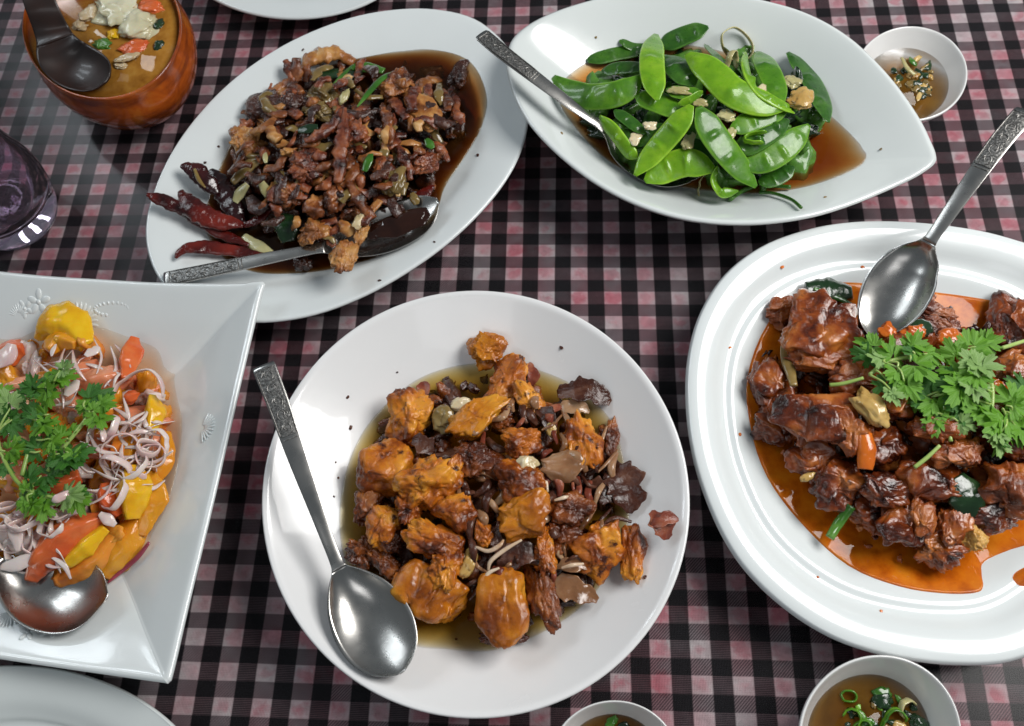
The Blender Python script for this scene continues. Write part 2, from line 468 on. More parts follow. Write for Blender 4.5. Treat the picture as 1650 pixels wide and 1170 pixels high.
def cloth_mat():
    t = NT('woven_gingham_cotton')
    v = t.coords(shift=False)
    sep = t.n('ShaderNodeSeparateXYZ')
    wob = t.n('ShaderNodeTexNoise'); wob.inputs['Scale'].default_value = 14; t.l(v, wob.inputs['Vector'])
    ws = t.n('ShaderNodeVectorMath', operation='SCALE'); ws.inputs['Scale'].default_value = 0.0016
    wc = t.n('ShaderNodeVectorMath', operation='SUBTRACT'); wc.inputs[1].default_value = (0.5, 0.5, 0.5)
    t.l(wob.outputs['Color'], wc.inputs[0]); t.l(wc.outputs[0], ws.inputs[0])
    wa = t.n('ShaderNodeVectorMath', operation='ADD'); t.l(v, wa.inputs[0]); t.l(ws.outputs[0], wa.inputs[1])
    t.l(wa.outputs[0], sep.inputs[0])
    cx = t.math('ADD', t.math('DIVIDE', sep.outputs[0], CW), OC + 0.5 + 400)
    ry = t.math('ADD', t.math('MULTIPLY', sep.outputs[1], -1.0 / RP), ORW + 0.5 + 400)

    def stripe(s, half):
        fr = t.math('FRACT', s)
        d = t.math('ABSOLUTE', t.math('SUBTRACT', fr, 0.5))
        return t.math('MULTIPLY_ADD', t.math('SUBTRACT', half, d), 1.0 / 0.03, True) if False else \
            t.math('ADD', t.math('MULTIPLY', t.math('SUBTRACT', half, d), 26.0), 0.5, True)

    lc = stripe(cx, 0.252)
    lr = stripe(ry, 0.258)
    # threads
    fx = t.math('SINE', t.math('MULTIPLY', cx, 2 * math.pi * 26))
    fy = t.math('SINE', t.math('MULTIPLY', ry, 2 * math.pi * 20))
    diag = t.math('SINE', t.math('ADD', t.math('MULTIPLY', cx, 2 * math.pi * 13), t.math('MULTIPLY', ry, 2 * math.pi * 10)))
    n_f = t.noise(v, 900, 3)
    n_m = t.noise(v, 240, 4, 0.6)
    light = t.mix(t.noise(v, 22, 3), (0.40, 0.355, 0.36), (0.47, 0.42, 0.42))
    midc = t.mix(t.math('MULTIPLY', t.math('ADD', diag, 1.0), 0.5), (0.060, 0.048, 0.054), (0.20, 0.165, 0.172))
    midr = t.mix(t.math('MULTIPLY', t.math('ADD', fy, 1.0), 0.5), (0.018, 0.014, 0.017), (0.085, 0.064, 0.069))
    dark = (0.0045, 0.004, 0.0055)
    col_light = t.mix(lr, midc, light)
    col_dark = t.mix(lr, dark, midr)
    c = t.mix(lc, col_dark, col_light)
    # printed rose-pink blooms that run over groups of cells
    region = t.ramp(t.noise(v, 7, 3, 0.55, 0.4), [(0.36, (0.15, 0.15, 0.15)), (0.56, (1, 1, 1))])
    cx2 = t.math('SUBTRACT', t.math('FRACT', cx), 0.5)
    ry2 = t.math('SUBTRACT', t.math('FRACT', ry), 0.5)
    rad = t.math('SQRT', t.math('ADD', t.math('MULTIPLY', cx2, cx2), t.math('MULTIPLY', ry2, ry2)))
    nz = t.noise(v, 130, 4, 0.65, 0.5)
    cell = t.noise(v, 33, 2, 0.5)
    dot = t.ramp(t.math('SUBTRACT', t.math('ADD', t.math('MULTIPLY', nz, 0.9), t.math('MULTIPLY', cell, 0.75)), t.math('MULTIPLY', rad, 1.15)), [(0.50, (0, 0, 0)), (0.72, (1, 1, 1))])
    wash = t.ramp(t.noise(v, 36, 3), [(0.34, (0, 0, 0)), (0.58, (1, 1, 1))])
    pk = t.math('MULTIPLY', region, wash, True)
    c = t.mix(t.math('MULTIPLY', pk, 0.85), c, t.mix(1.0, c, (0.98, 0.54, 0.60), 'MULTIPLY'))
    c = t.mix(t.math('MULTIPLY', t.math('MULTIPLY', region, dot), 0.62), c, t.mix(1.0, c, (0.90, 0.22, 0.32), 'MULTIPLY'))
    c = t.mix(0.45, c, t.ramp(n_m, [(0.3, (0.55, 0.55, 0.55)), (0.7, (1.25, 1.25, 1.25))]), 'MULTIPLY')
    hx = t.math('ADD', t.math('MULTIPLY', fx, 0.5), t.math('ADD', t.math('MULTIPLY', fy, 0.5), n_f))
    t.set(Base_Color=c, Roughness=0.78, Specular_IOR_Level=0.2, Normal=t.bump(hx, 0.35, 0.0003))
    return t.m


def sheet(name, x0, x1, y0, y1, nx, ny, zf, m):
    vs, fs = [], []
    for j in range(ny + 1):
        for i in range(nx + 1):
            x = x0 + (x1 - x0) * i / nx
            y = y0 + (y1 - y0) * j / ny
            vs.append((x, y, zf(x, y)))
    for j in range(ny):
        for i in range(nx):
            a = j * (nx + 1) + i
            fs.append((a, a + 1, a + nx + 2, a + nx + 1))
    return link(name, mesh(name, vs, fs, closed=False), m)


cl = sheet('tablecloth', -0.75, 0.75, -0.45, 0.75, 60, 50,
           lambda x, y: -0.0022 + 0.0006 * noise.noise(Vector((x * 9, y * 9, 0))), cloth_mat())
tag(cl, 'black and white gingham tablecloth with blotchy rose-pink print covering the table', 'tablecloth', kind='structure')


def plastic_mat():
    t = NT('clear_vinyl_sheet')
    t.t.nodes.remove(t.b)
    tr = t.n('ShaderNodeBsdfTransparent'); tr.inputs[0].default_value = (0.97, 0.975, 0.985, 1)
    gl = t.n('ShaderNodeBsdfGlossy'); gl.inputs['Roughness'].default_value = 0.20
    v = t.coords(shift=False)
    mp = t.n('ShaderNodeMapping'); mp.inputs['Scale'].default_value = (1.0, 0.45, 1.0); t.l(v, mp.inputs['Vector'])
    nb = t.bump(t.noise(mp.outputs[0], 30, 2, 0.45, 0.4), 0.10, 0.004)
    t.l(nb, gl.inputs['Normal'])
    fr = t.n('ShaderNodeFresnel'); t.l(two_sided_ior(t, 1.24), fr.inputs['IOR']); t.l(nb, fr.inputs['Normal'])
    mx = t.n('ShaderNodeMixShader'); t.l(fr.outputs[0], mx.inputs[0]); t.l(tr.outputs[0], mx.inputs[1]); t.l(gl.outputs[0], mx.inputs[2])
    t.l(mx.outputs[0], t.out.inputs['Surface'])
    return t.m


CREASES = [((405, 560), (352, 1165), 0.0013), ((1560, 150), (1600, 330), 0.0012), ((1555, 165), (1650, 95), 0.0012),
           ((1546, 215), (1549, 250), 0.0009), ((1430, 45), (1450, 10), 0.0010)]
CRW = [(px(*a), px(*b), h) for a, b, h in CREASES]


def plastic_z(x, y):
    z = -0.0009 + 0.0005 * noise.noise(Vector((x * 11 + 5, y * 11, 3)))
    p = Vector((x, y, 0))
    for a, b, h in CRW:
        ab = b - a
        tt = (p - a).dot(ab) / ab.length_squared
        if -0.05 < tt < 1.05:
            wv = 0.0035 * math.sin(tt * 7 + h * 900)
            n = Vector((-ab.y, ab.x, 0)).normalized()
            d = (p - a).dot(n) - wv
            env = max(0.0, math.sin(math.pi * min(1, max(0, tt)))) ** 0.5
            z += h * env * math.exp(-(d / 0.0016) ** 2)
    return z


pc = sheet('plastic_table_cover', -0.74, 0.74, -0.44, 0.74, 420, 330, plastic_z, plastic_mat())
tag(pc, 'clear glossy plastic sheet with faint creases lying over the checked cloth', 'table cover', kind='structure')


# ------------------------------------------------------------------ dishes
class Dish:
    pass


def interp(prof, s):
    for (a, za), (b, zb) in zip(prof, prof[1:]):
        if a <= s <= b:
            return za + (zb - za) * (s - a) / max(1e-9, b - a)
    return prof[-1][1]


def dish(name, outline, inside, outside, m, label, cat, N=128, sharp=False, rimz=None, center=None, inner=None, wob=0.0, rim_fn=None, group=None):
    """outline: photograph points of the rim, placed at the rim's height; inside/outside: (fraction, height) profiles"""
    zr = inside[-1][1] if rimz is None else rimz
    pts = [px(p[0], p[1], p[2] if len(p) > 2 else zr) for p in outline]
    zs = [p.z for p in pts]
    ring = cr(pts, N, True)
    c = Vector((sum(p.x for p in ring) / N, sum(p.y for p in ring) / N, 0)) if center is None else Vector((center[0], center[1], 0))
    prof_in = [Vector((s, z, 0)) for s, z in inside]
    pin = cr(prof_in, 34)
    pout = cr([Vector((s, z, 0)) for s, z in outside], 22)
    prof = [(p.x, p.y) for p in pin[1:]] + [(p.x, p.y) for p in pout]
    vs = [Vector((c.x, c.y, inside[0][1]))]
    flat = [Vector((p.x, p.y, 0)) - c for p in ring]
    inr = None
    if inner is not None:
        inr = [Vector((p.x, p.y, 0)) - c for p in cr([px(q[0], q[1], inner[1]) for q in inner[0]], N, True)]
        sref = inner[2]
    D = Dish()

    def ringpt(k, s):
        if inr is None: return flat[k] * s
        # between the inner shape (at s = sref) and the rim (s = 1)
        if s <= sref: return inr[k] * (s / sref)
        u = (s - sref) / (1 - sref)
        return inr[k] * (1 - u) + flat[k] * u
    for s, z in prof:
        for k in range(N):
            p = ringpt(k, s)
            zz = z * (ring[k].z / zr if s > 0.8 else 1 + (ring[k].z / zr - 1) * max(0, (s - 0.4) / 0.4))
            if rim_fn: zz += rim_fn(k / N, s)
            vs.append(Vector((c.x + p.x, c.y + p.y, zz)))
    fs = [(0, 1 + k, 1 + (k + 1) % N) for k in range(N)]
    nr = len(prof)
    for j in range(nr - 1):
        for k in range(N):
            a = 1 + j * N + k
            b = 1 + j * N + (k + 1) % N
            fs.append((a, a + N, b + N, b))
    last = 1 + (nr - 1) * N
    vs.append(Vector((c.x, c.y, prof[-1][1])))
    e = len(vs) - 1
    fs += [(last + k, e, last + (k + 1) % N) for k in range(N)]
    o = link(name, mesh(name, vs, fs), m)
    tag(o, label, cat, group)
    D.o, D.c = o, c
    D.pin = [(p.x, p.y) for p in pin]
    tab = sorted((math.atan2(p.y, p.x), p.length) for p in flat)
    tab_in = sorted((math.atan2(p.y, p.x), p.length) for p in inr) if inr else None

    def lookup(tb, th):
        n = len(tb)
        for i in range(n):
            a0, r0 = tb[i - 1]
            a1, r1 = tb[i]
            if i == 0: a0 -= 2 * math.pi
            if a0 <= th <= a1: return r0 + (r1 - r0) * (th - a0) / max(1e-9, a1 - a0)
        return lookup(tb, th - 2 * math.pi) if th > 0 else tb[0][1]

    def sfrac(x, y):
        dx, dy = x - c.x, y - c.y
        r = math.hypot(dx, dy)
        th = math.atan2(dy, dx)
        ro = lookup(tab, th)
        if tab_in is None: return r / ro
        ri = lookup(tab_in, th)
        return r / ri * sref if r <= ri else sref + (r - ri) / max(1e-6, ro - ri) * (1 - sref)

    D.s = sfrac
    D.z = lambda x, y: interp(D.pin, min(1.0, sfrac(x, y)))
    D.rim = ring
    return D


def on(D, x, y, dz=0.0):
    """the point of a dish's inner surface seen at a photograph point"""
    z = 0.02
    for _ in range(12):
        p = px(x, y, z)
        z = 0.5 * z + 0.5 * (D.z(p.x, p.y) + dz)
    return px(x, y, z)


def pool(name, D, pts, z0, m, label, lift=0.0004, N=96):
    """a pool of sauce lying in a dish: traced shore, level middle, closed below"""
    sh = cr([on(D, *p, 0.0002) for p in pts], N, True)
    c = sum(sh, Vector()) / N
    vs = []
    SS = [1.0, 0.985, 0.96, 0.92, 0.85, 0.75, 0.62, 0.5, 0.35, 0.2]
    for s in SS:
        for p in sh:
            q = c + (p - c) * s
            zt = z0 + (p.z - z0) * max(0.0, (s - 0.55) / 0.45) ** 1.5
            zt = max(zt, D.z(q.x, q.y) + lift * (1 - s) * 12)
            vs.append(Vector((q.x, q.y, zt if s < 1 else p.z)))
    vs.append(Vector((c.x, c.y, z0)))
    top = len(vs) - 1
    fs = []
    for j in range(len(SS) - 1):
        for k in range(N):
            a, b = j * N + k, j * N + (k + 1) % N
            fs.append((a, b, b + N, a + N))
    lj = (len(SS) - 1) * N
    fs += [(lj + k, lj + (k + 1) % N, top) for k in range(N)]
    base = len(vs)
    SB = [1.0, .96, .92, .87, .81, .74, .66, .56, .45, .3, .15]
    for s in SB:
        for p in sh:
            q = c + (p - c) * s
            vs.append(Vector((q.x, q.y, D.z(q.x, q.y) - 0.0022)))
    vs.append(Vector((c.x, c.y, D.z(c.x, c.y) - 0.0022)))
    bot = len(vs) - 1
    for k in range(N):
        fs.append((k, base + k, base + (k + 1) % N, (k + 1) % N))
    for j in range(len(SB) - 1):
        for k in range(N):
            a, b = base + j * N + k, base + j * N + (k + 1) % N
            fs.append((a, a + N, b + N, b))
    lj = base + (len(SB) - 1) * N
    fs += [(lj + k, bot, lj + (k + 1) % N) for k in range(N)]
    me = mesh(name, vs, fs)
    tp = [p for p in me.polygons if top in p.vertices]
    if sum(p.normal.z for p in tp) < 0: me.flip_normals()
    o = link(name, me, m)
    tag(o, label, 'sauce')
    return o


def circ(cx, cy, r, n=24, ry=None):
    ry = ry or r
    return [(cx + r * math.cos(2 * math.pi * i / n), cy + ry * math.sin(2 * math.pi * i / n)) for i in range(n)]


# --- round bowl, centre
bowl = dish('round_bowl', circ(766.5, 812.5, 344.5),
            [(0, .0095), (.35, .0098), (.52, .0115), (.64, .0155), (.76, .0225), (.87, .0305), (.94, .0360), (.975, .0388), (.995, .0395)],
            [(1.002, .0388), (1.0, .0368), (.97, .0325), (.88, .0240), (.75, .0140), (.62, .0060), (.54, .0024), (.52, .0004), (.49, .0004), (.47, .004), (0, .004)],
            M['melamine'], 'round white bowl of golden fried chunks in the middle of the table', 'bowl', 144)
# --- oval plate, far left
oval = dish('oval_plate', [(700, 14), (765, 30), (815, 72), (845, 130), (851, 190), (836, 250), (800, 310), (740, 374), (670, 428), (590, 474), (505, 506),
                           (420, 518), (345, 510), (290, 485), (256, 448), (238, 405), (235, 360), (246, 312), (270, 256), (305, 202), (352, 149), (410, 101), (480, 60), (560, 29), (632, 15)],
            [(0, .0100), (.45, .0102), (.60, .0115), (.70, .0150), (.78, .0195), (.88, .0240), (.97, .0275), (.993, .0280)],
            [(1.002, .0272), (.998, .0255), (.96, .0225), (.84, .0160), (.68, .0070), (.60, .0020), (.57, .0004), (.54, .0004), (.52, .004), (0, .004)],
            M['bluewhite'], 'oval white plate of dark stir-fried meat with dried red chilies', 'plate')
# --- leaf-shaped dish of snow peas
peas = dish('boat_shaped_dish', [(818, 88), (830, 58), (868, 30), (930, 6), (1000, -10), (1080, -16), (1160, -12), (1240, 2), (1308, 24), (1372, 62), (1432, 121), (1478, 184), (1502, 232), (1508, 250), (1507, 259),
                                 (1496, 270), (1460, 291), (1370, 329), (1290, 351), (1200, 360), (1110, 353), (1030, 330), (960, 294), (900, 248), (855, 200), (830, 155), (819, 118)],
            [(0, .0120), (.35, .0122), (.5, .0145), (.63, .0210), (.78, .0315), (.90, .0400), (.97, .0445), (.99, .0450)],
            [(1.003, .0443), (1.0, .0425), (.95, .0360), (.82, .0235), (.66, .0105), (.55, .0030), (.51, .0004), (.48, .0004), (.46, .005), (0, .005)],
            M['celadon'], 'deep white leaf-shaped dish with pointed end holding green snow peas', 'dish', 160)
# --- platter of meat, right
rib = dish('oval_serving_platter', [(1106, 650), (1109, 575), (1128, 505), (1168, 442), (1228, 396), (1300, 369), (1372, 357), (1450, 356), (1530, 363), (1610, 378), (1700, 410), (1780, 465), (1840, 545), (1868, 640),
                                    (1868, 740), (1840, 850), (1785, 950), (1710, 1025), (1630, 1065), (1530, 1070), (1430, 1056), (1350, 1031), (1282, 992), (1222, 941), (1178, 886), (1143, 816), (1117, 735)],
           [(0, .0110), (.45, .0112), (.58, .0135), (.67, .0185), (.745, .0235), (.775, .0246), (.80, .0240), (.835, .0258), (.88, .0300), (.94, .0325), (.985, .0322), (.996, .0312)],
           [(1.002, .0300), (.998, .0280), (.95, .0235), (.82, .0150), (.68, .0065), (.60, .0020), (.57, .0004), (.54, .0004), (.52, .004), (0, .004)],
           M['bluewhite'], 'large white oval platter with moulded double rim and dark meat in orange oil', 'platter', 144)
# --- square platter of salad, left
sal = dish('square_platter', [(424, 455, .040), (419, 475, .0395), (400, 556, .036), (378, 650, .034), (352, 765, .033), (328, 866, .034), (302, 972, .036), (277, 1078, .0395), (269, 1098, .040), (255, 1098, .0395),
                              (170, 1086, .036), (60, 1070, .034), (-60, 1052, .033), (-180, 1034, .034), (-290, 1018, .036), (-372, 1004, .0395), (-385, 1000, .040), (-382, 985, .0395),
                              (-345, 890, .036), (-310, 790, .034), (-272, 690, .033), (-238, 590, .034), (-206, 490, .036), (-184, 425, .0395), (-178, 414, .040), (-160, 415, .0395),
                              (-60, 430, .036), (60, 443, .034), (150, 449, .034), (260, 455, .0355), (380, 456, .039), (408, 453, .040)],
           [(0, .0090), (.40, .0092), (.52, .0105), (.62, .0145), (.75, .0215), (.88, .0285), (.965, .0330), (.988, .0338)],
           [(1.002, .0332), (1.0, .0312), (.96, .0270), (.84, .0180), (.68, .0075), (.58, .0015), (.55, .0004), (.52, .0004), (.50, .004), (0, .004)],
           M['bluewhite'], 'square white platter with embossed flowers holding tomato and shallot salad', 'platter', 256, rimz=.034)
# --- partly seen empty plates
pl = dish('plate', circ(20, 1330, 330, 24, 257),
          [(0, .008), (.55, .0085), (.66, .012), (.78, .0165), (.97, .0195), (.993, .020)],
          [(1.003, .0192), (.99, .0172), (.8, .0105), (.66, .003), (.62, .0004), (.58, .0004), (.56, .003), (0, .003)],
          M['celadon'], 'empty pale plate cut off at the near left corner of the table', 'plate')
pt = dish('plate', circ(474, -110, 205, 24, 138),
          [(0, .008), (.55, .0085), (.66, .012), (.78, .0165), (.97, .0195), (.993, .020)],
          [(1.003, .0192), (.99, .0172), (.8, .0105), (.66, .003), (.62, .0004), (.58, .0004), (.56, .003), (0, .003)],
          M['bluewhite'], 'white plate of which only the near rim shows beyond the oval plate', 'plate')
# --- sauce cups
CUP_IN = [(0, .010), (.45, .0104), (.62, .0135), (.76, .021), (.88, .031), (.96, .0385), (.985, .040)]
CUP_OUT = [(1.006, .0392), (1.0, .0365), (.92, .027), (.78, .014), (.62, .005), (.56, .0004), (.50, .0004), (.48, .003), (0, .003)]
cups = []
for nm, ol, lab in (('sauce_cup', circ(1469, 118, 90, 24, 76), 'small white cup of dark dipping sauce behind the snow pea dish'),
                    ('sauce_cup', circ(1419, 1188, 131, 24, 132), 'white cup of herb dipping sauce at the near edge below the meat platter'),
                    ('sauce_cup', circ(990, 1228, 104, 24, 99), 'small white cup barely showing below the round bowl')):
    q = 0.66 if len(cups) == 0 else 1.0
    cups.append(dish(nm, ol, [(a, b * q) for a, b in CUP_IN], [(a, b * q) for a, b in CUP_OUT], M['white'], lab, 'cup', 80))
# --- brown soup bowl
soupb = dish('soup_bowl', circ(163, 42, 128, 28, 117),
             [(0, .012), (.4, .0125), (.62, .018), (.80, .030), (.93, .044), (.975, .0515), (.985, .0535)],
             [(1.0, .0530), (1.005, .0505), (1.01, .047), (1.03, .040), (1.04, .034), (1.00, .025), (.90, .014), (.76, .006), (.64, .002), (.62, .0004), (.56, .0004), (.54, .003), (0, .003)],
             M['brown'], 'orange-brown glazed stoneware bowl of soup at the far left', 'bowl', 96)

# --- tinted tumbler at the left edge
t = NT('purple_tinted_glass')
v = t.coords()
t.set(Base_Color=(0.86, 0.72, 0.87), Roughness=0.03, Transmission_Weight=0.97, IOR=1.42, Normal=t.bump(t.noise(v, 40, 3), 0.12, 0.003))
M['glass'] = t.m
gc = px(-62, 262, 0.06)
gl_prof = [(0, .014), (.6, .015), (.85, .022), (.98, .040), (.93, .060), (.90, .0745), (.925, .0760), (.955, .0745), (1.0, .060), (1.12, .040), (1.10, .024), (.98, .008), (.86, .0015), (.80, .0005), (0, .0005)]
gp = cr([Vector((a, b, 0)) for a, b in gl_prof], 60)
vs, fs = [], []
GN, GR = 64, 0.0315
for p in gp:
    for k in range(GN):
        a = 2 * math.pi * k / GN
        vs.append(Vector((gc.x + p.x * GR * math.cos(a), gc.y + p.x * GR * math.sin(a), p.y)))
for j in range(len(gp) - 1):
    for k in range(GN):
        a, b = j * GN + k, j * GN + (k + 1) % GN
        fs.append((a, a + GN, b + GN, b))
gl_o = tag(link('drinking_glass', mesh('drinking_glass', vs, fs), M['glass']), 'purple tinted drinking glass cut off by the left edge', 'glass')


# ------------------------------------------------------------------ food shapes
def ico(sub):
    bm = bmesh.new()
    bmesh.ops.create_icosphere(bm, subdivisions=sub, radius=1.0)
    vs = [v.co.copy() for v in bm.verts]
    fs = [[v.index for v in f.verts] for f in bm.faces]
    bm.free()
    return vs, fs


ICO = {s: ico(s) for s in (2, 3, 4, 5)}


def lump_mesh(name, dx, dy, dz, seed, sub=4, rough=0.22, box=2.6, groove=0.0, crumb=0.0, bend=0.0, facets=5, warp=0.22):
    rnd = random.Random(seed)
    off = Vector((rnd.uniform(-50, 50), rnd.uniform(-50, 50), rnd.uniform(-50, 50)))
    planes = []
    for _ in range(facets):
        n = Vector((rnd.gauss(0, 1), rnd.gauss(0, 1), rnd.gauss(0, 1))).normalized()
        planes.append((n, rnd.uniform(0.62, 0.92)))
    vs, fs = ICO[sub]
    out = []
    hx, hy, hz = dx / 2, dy / 2, dz / 2
    for v in vs:
        n = v
        k = 1.0 / (abs(n.x) ** box + abs(n.y) ** box + abs(n.z) ** box) ** (1 / box)
        r = k
        for pn, d in planes:
            q = n.dot(pn)
            if q > 0.05:
                r = min(r, d / q + 0.10 * max(0, r - d / q))
        r *= 1 + rough * (1.0 * noise.noise(n * 1.25 + off) + 0.65 * noise.noise(n * 2.6 + off * 1.7) + 0.30 * noise.noise(n * 5.3 - off) + 0.20 * noise.noise(n * 11 + off) + 0.12 * noise.noise(n * 19 - off)
                       - 0.38 * max(0.0, 0.22 - abs(noise.noise(n * 2.9 + off * 0.6))) / 0.22 - 0.16 * max(0.0, 0.2 - abs(noise.noise(n * 6.1 - off * 0.4))) / 0.2 + 0.10)
        if crumb:
            r *= 1 + crumb * (abs(noise.noise(n * 4.2 + off)) + 0.6 * abs(noise.noise(n * 9.0 - off)) - 0.3)
        r *= 1 + warp * noise.noise(n * 0.95 - off * 1.3)
        p = Vector(((n.x * r + warp * noise.noise(n * 1.6 + off * 2)) * hx, (n.y * r + warp * noise.noise(n * 1.6 - off * 2)) * hy, n.z * r * hz))
        if groove:
            p.z -= groove * hz * max(0, math.sin(p.x / hx * 11 + 2 * noise.noise(n * 2 + off))) ** 6 * (1 if n.z > 0 else 0)
        if bend:
            a = bend * (p.x / hx)
            p.z -= abs(bend) * 0.4 * hx * (p.x / hx) ** 2
            p.y += bend * 0.35 * hx * (p.x / hx) ** 2
        out.append(p)
    return mesh(name, out, fs)


def rot_for(ang, tilt=0.0, tdir=0.0):
    return (Quaternion((0, 0, 1), R_(ang)) if tilt == 0 else
            Quaternion((math.cos(R_(tdir)), math.sin(R_(tdir)), 0), R_(tilt)) @ Quaternion((0, 0, 1), R_(ang)))


SEED = [100]
SZ = [1.0]


def lump(name, P, wpx, hpx, ang, m, label, cat, group=None, thick=0.75, seed=None, tilt=0, tdir=0, **kw):
    SEED[0] += 1
    sd = SEED[0] if seed is None else seed
    u = mpp(P)
    dx, dy = wpx * u * SZ[0], hpx * u * 1.06 * SZ[0]
    dz = min(dx, dy) * thick
    o = link(name, lump_mesh(name, dx, dy, dz, sd, **kw), m)
    o.location = P
    o.rotation_mode = 'QUATERNION'
    o.rotation_quaternion = rot_for(ang, tilt, tdir)
    tag(o, label, cat, group)
    return o


def tube_mesh(name, pts, radii, flat=1.0, seed=0, rough=0.0, n=24, seg=10, up=None, twist=0.0, rfreq=120, closed=False, cup=0.0, peas=0, tri=0.0):
    P = cr(pts, n, closed)
    Rr = cr([Vector((r, 0, 0)) for r in radii], n, closed)
    off = Vector((seed * 1.37, seed * 0.71, seed * 2.13))
    vs, uvs = [], []
    upv = Vector((0, 0, 1)) if up is None else up
    for i in range(n):
        a = P[i - 1] if (i > 0 or closed) else P[0]
        b = P[(i + 1) % n] if (i < n - 1 or closed) else P[-1]
        tg = (b - a).normalized()
        side = tg.cross(upv)
        if side.length < 1e-4: side = tg.cross(Vector((0.3, 1, 0)))
        side.normalize()
        nn = side.cross(tg).normalized()
        if twist:
            q = Quaternion(tg, twist * i / n)
            side, nn = q @ side, q @ nn
        r = max(1e-5, Rr[i].x)
        for k in range(seg):
            th = 2 * math.pi * k / seg
            cs, sn = math.cos(th), math.sin(th)
            bl = 1.0
            if tri:
                ph_ = (th + 0.5236) % 2.0944 - 1.0472
                f_ = 1 + tri * (0.62 / math.cos(ph_) - 1)
                cs, sn = cs * f_, sn * f_
            if peas and 2 < i < n - 3:
                bl += 1.5 * max(0.0, math.sin(math.pi * (peas * i / n))) ** 4 * math.exp(-((cs - 0.15) / 0.36) ** 2)
            q = P[i] + side * (r * cs) + nn * (r * sn * flat * bl + cup * r * cs * cs)
            if rough:
                d = (q - P[i])
                q = P[i] + d * (1 + rough * (noise.noise(q * rfreq + off) + 0.5 * noise.noise(q * rfreq * 2.3 + off)))
            vs.append(q)
    fs = []
    for i in range(n if closed else n - 1):
        for k in range(seg):
            a, b = i * seg + k, i * seg + (k + 1) % seg
            c, d = ((i + 1) % n) * seg + (k + 1) % seg, ((i + 1) % n) * seg + k
            fs.append((a, b, c, d))
    if not closed:
        vs += [P[0], P[-1]]
        e0, e1 = len(vs) - 2, len(vs) - 1
        fs += [(e0, (k + 1) % seg, k) for k in range(seg)]
        fs += [(e1, (n - 1) * seg + k, (n - 1) * seg + (k + 1) % seg) for k in range(seg)]
    me = mesh(name, vs, fs)
    uvl = me.uv_layers.new(name='UVMap')
    for lp in me.loops:
        vi = lp.vertex_index
        i, k = divmod(vi, seg)
        uvl.data[lp.index].uv = (i / n, 0.5 + 0.5 * math.cos(2 * math.pi * k / seg))
    return me


def tube(name, pts, radii, m, label=None, cat=None, group=None, parent=None, **kw):
    """local origin at the middle of the piece"""
    c = sum(pts, Vector()) / len(pts)
    o = link(name, tube_mesh(name, [p - c for p in pts], radii, **kw), m, parent)
    o.location = c
    if label: tag(o, label, cat, group)
    return o


def ring_piece(name, P, r, band, m, label=None, cat=None, group=None, arc=360, start=0, tilt=0, tdir=0, thin=0.28, wob=0.15, seed=0, squash=1.0):
    rnd = random.Random(seed + 31)
    n = 14
    pts = []
    for i in range(n if arc >= 360 else n + 1):
        a = R_(start + arc * i / n)
        rr = r * (1 + wob * math.sin(2 * a + seed) + 0.06 * rnd.uniform(-1, 1))
        pts.append(Vector((rr * math.cos(a), rr * math.sin(a) * squash, 0.12 * r * math.sin(a * 2 + seed * 0.7))))
    me = tube_mesh(name, pts, [band] * len(pts) if arc >= 360 else [band * 0.4] + [band] * (len(pts) - 2) + [band * 0.4],
                   flat=3.4 if thin < .3 else thin * 2.2, n=44, seg=8, closed=arc >= 360, seed=seed)
    o = link(name, me, m)
    o.location = P
    o.rotation_mode = 'QUATERNION'
    o.rotation_quaternion = rot_for(0, tilt, tdir)
    if label: tag(o, label, cat, group)
    return o


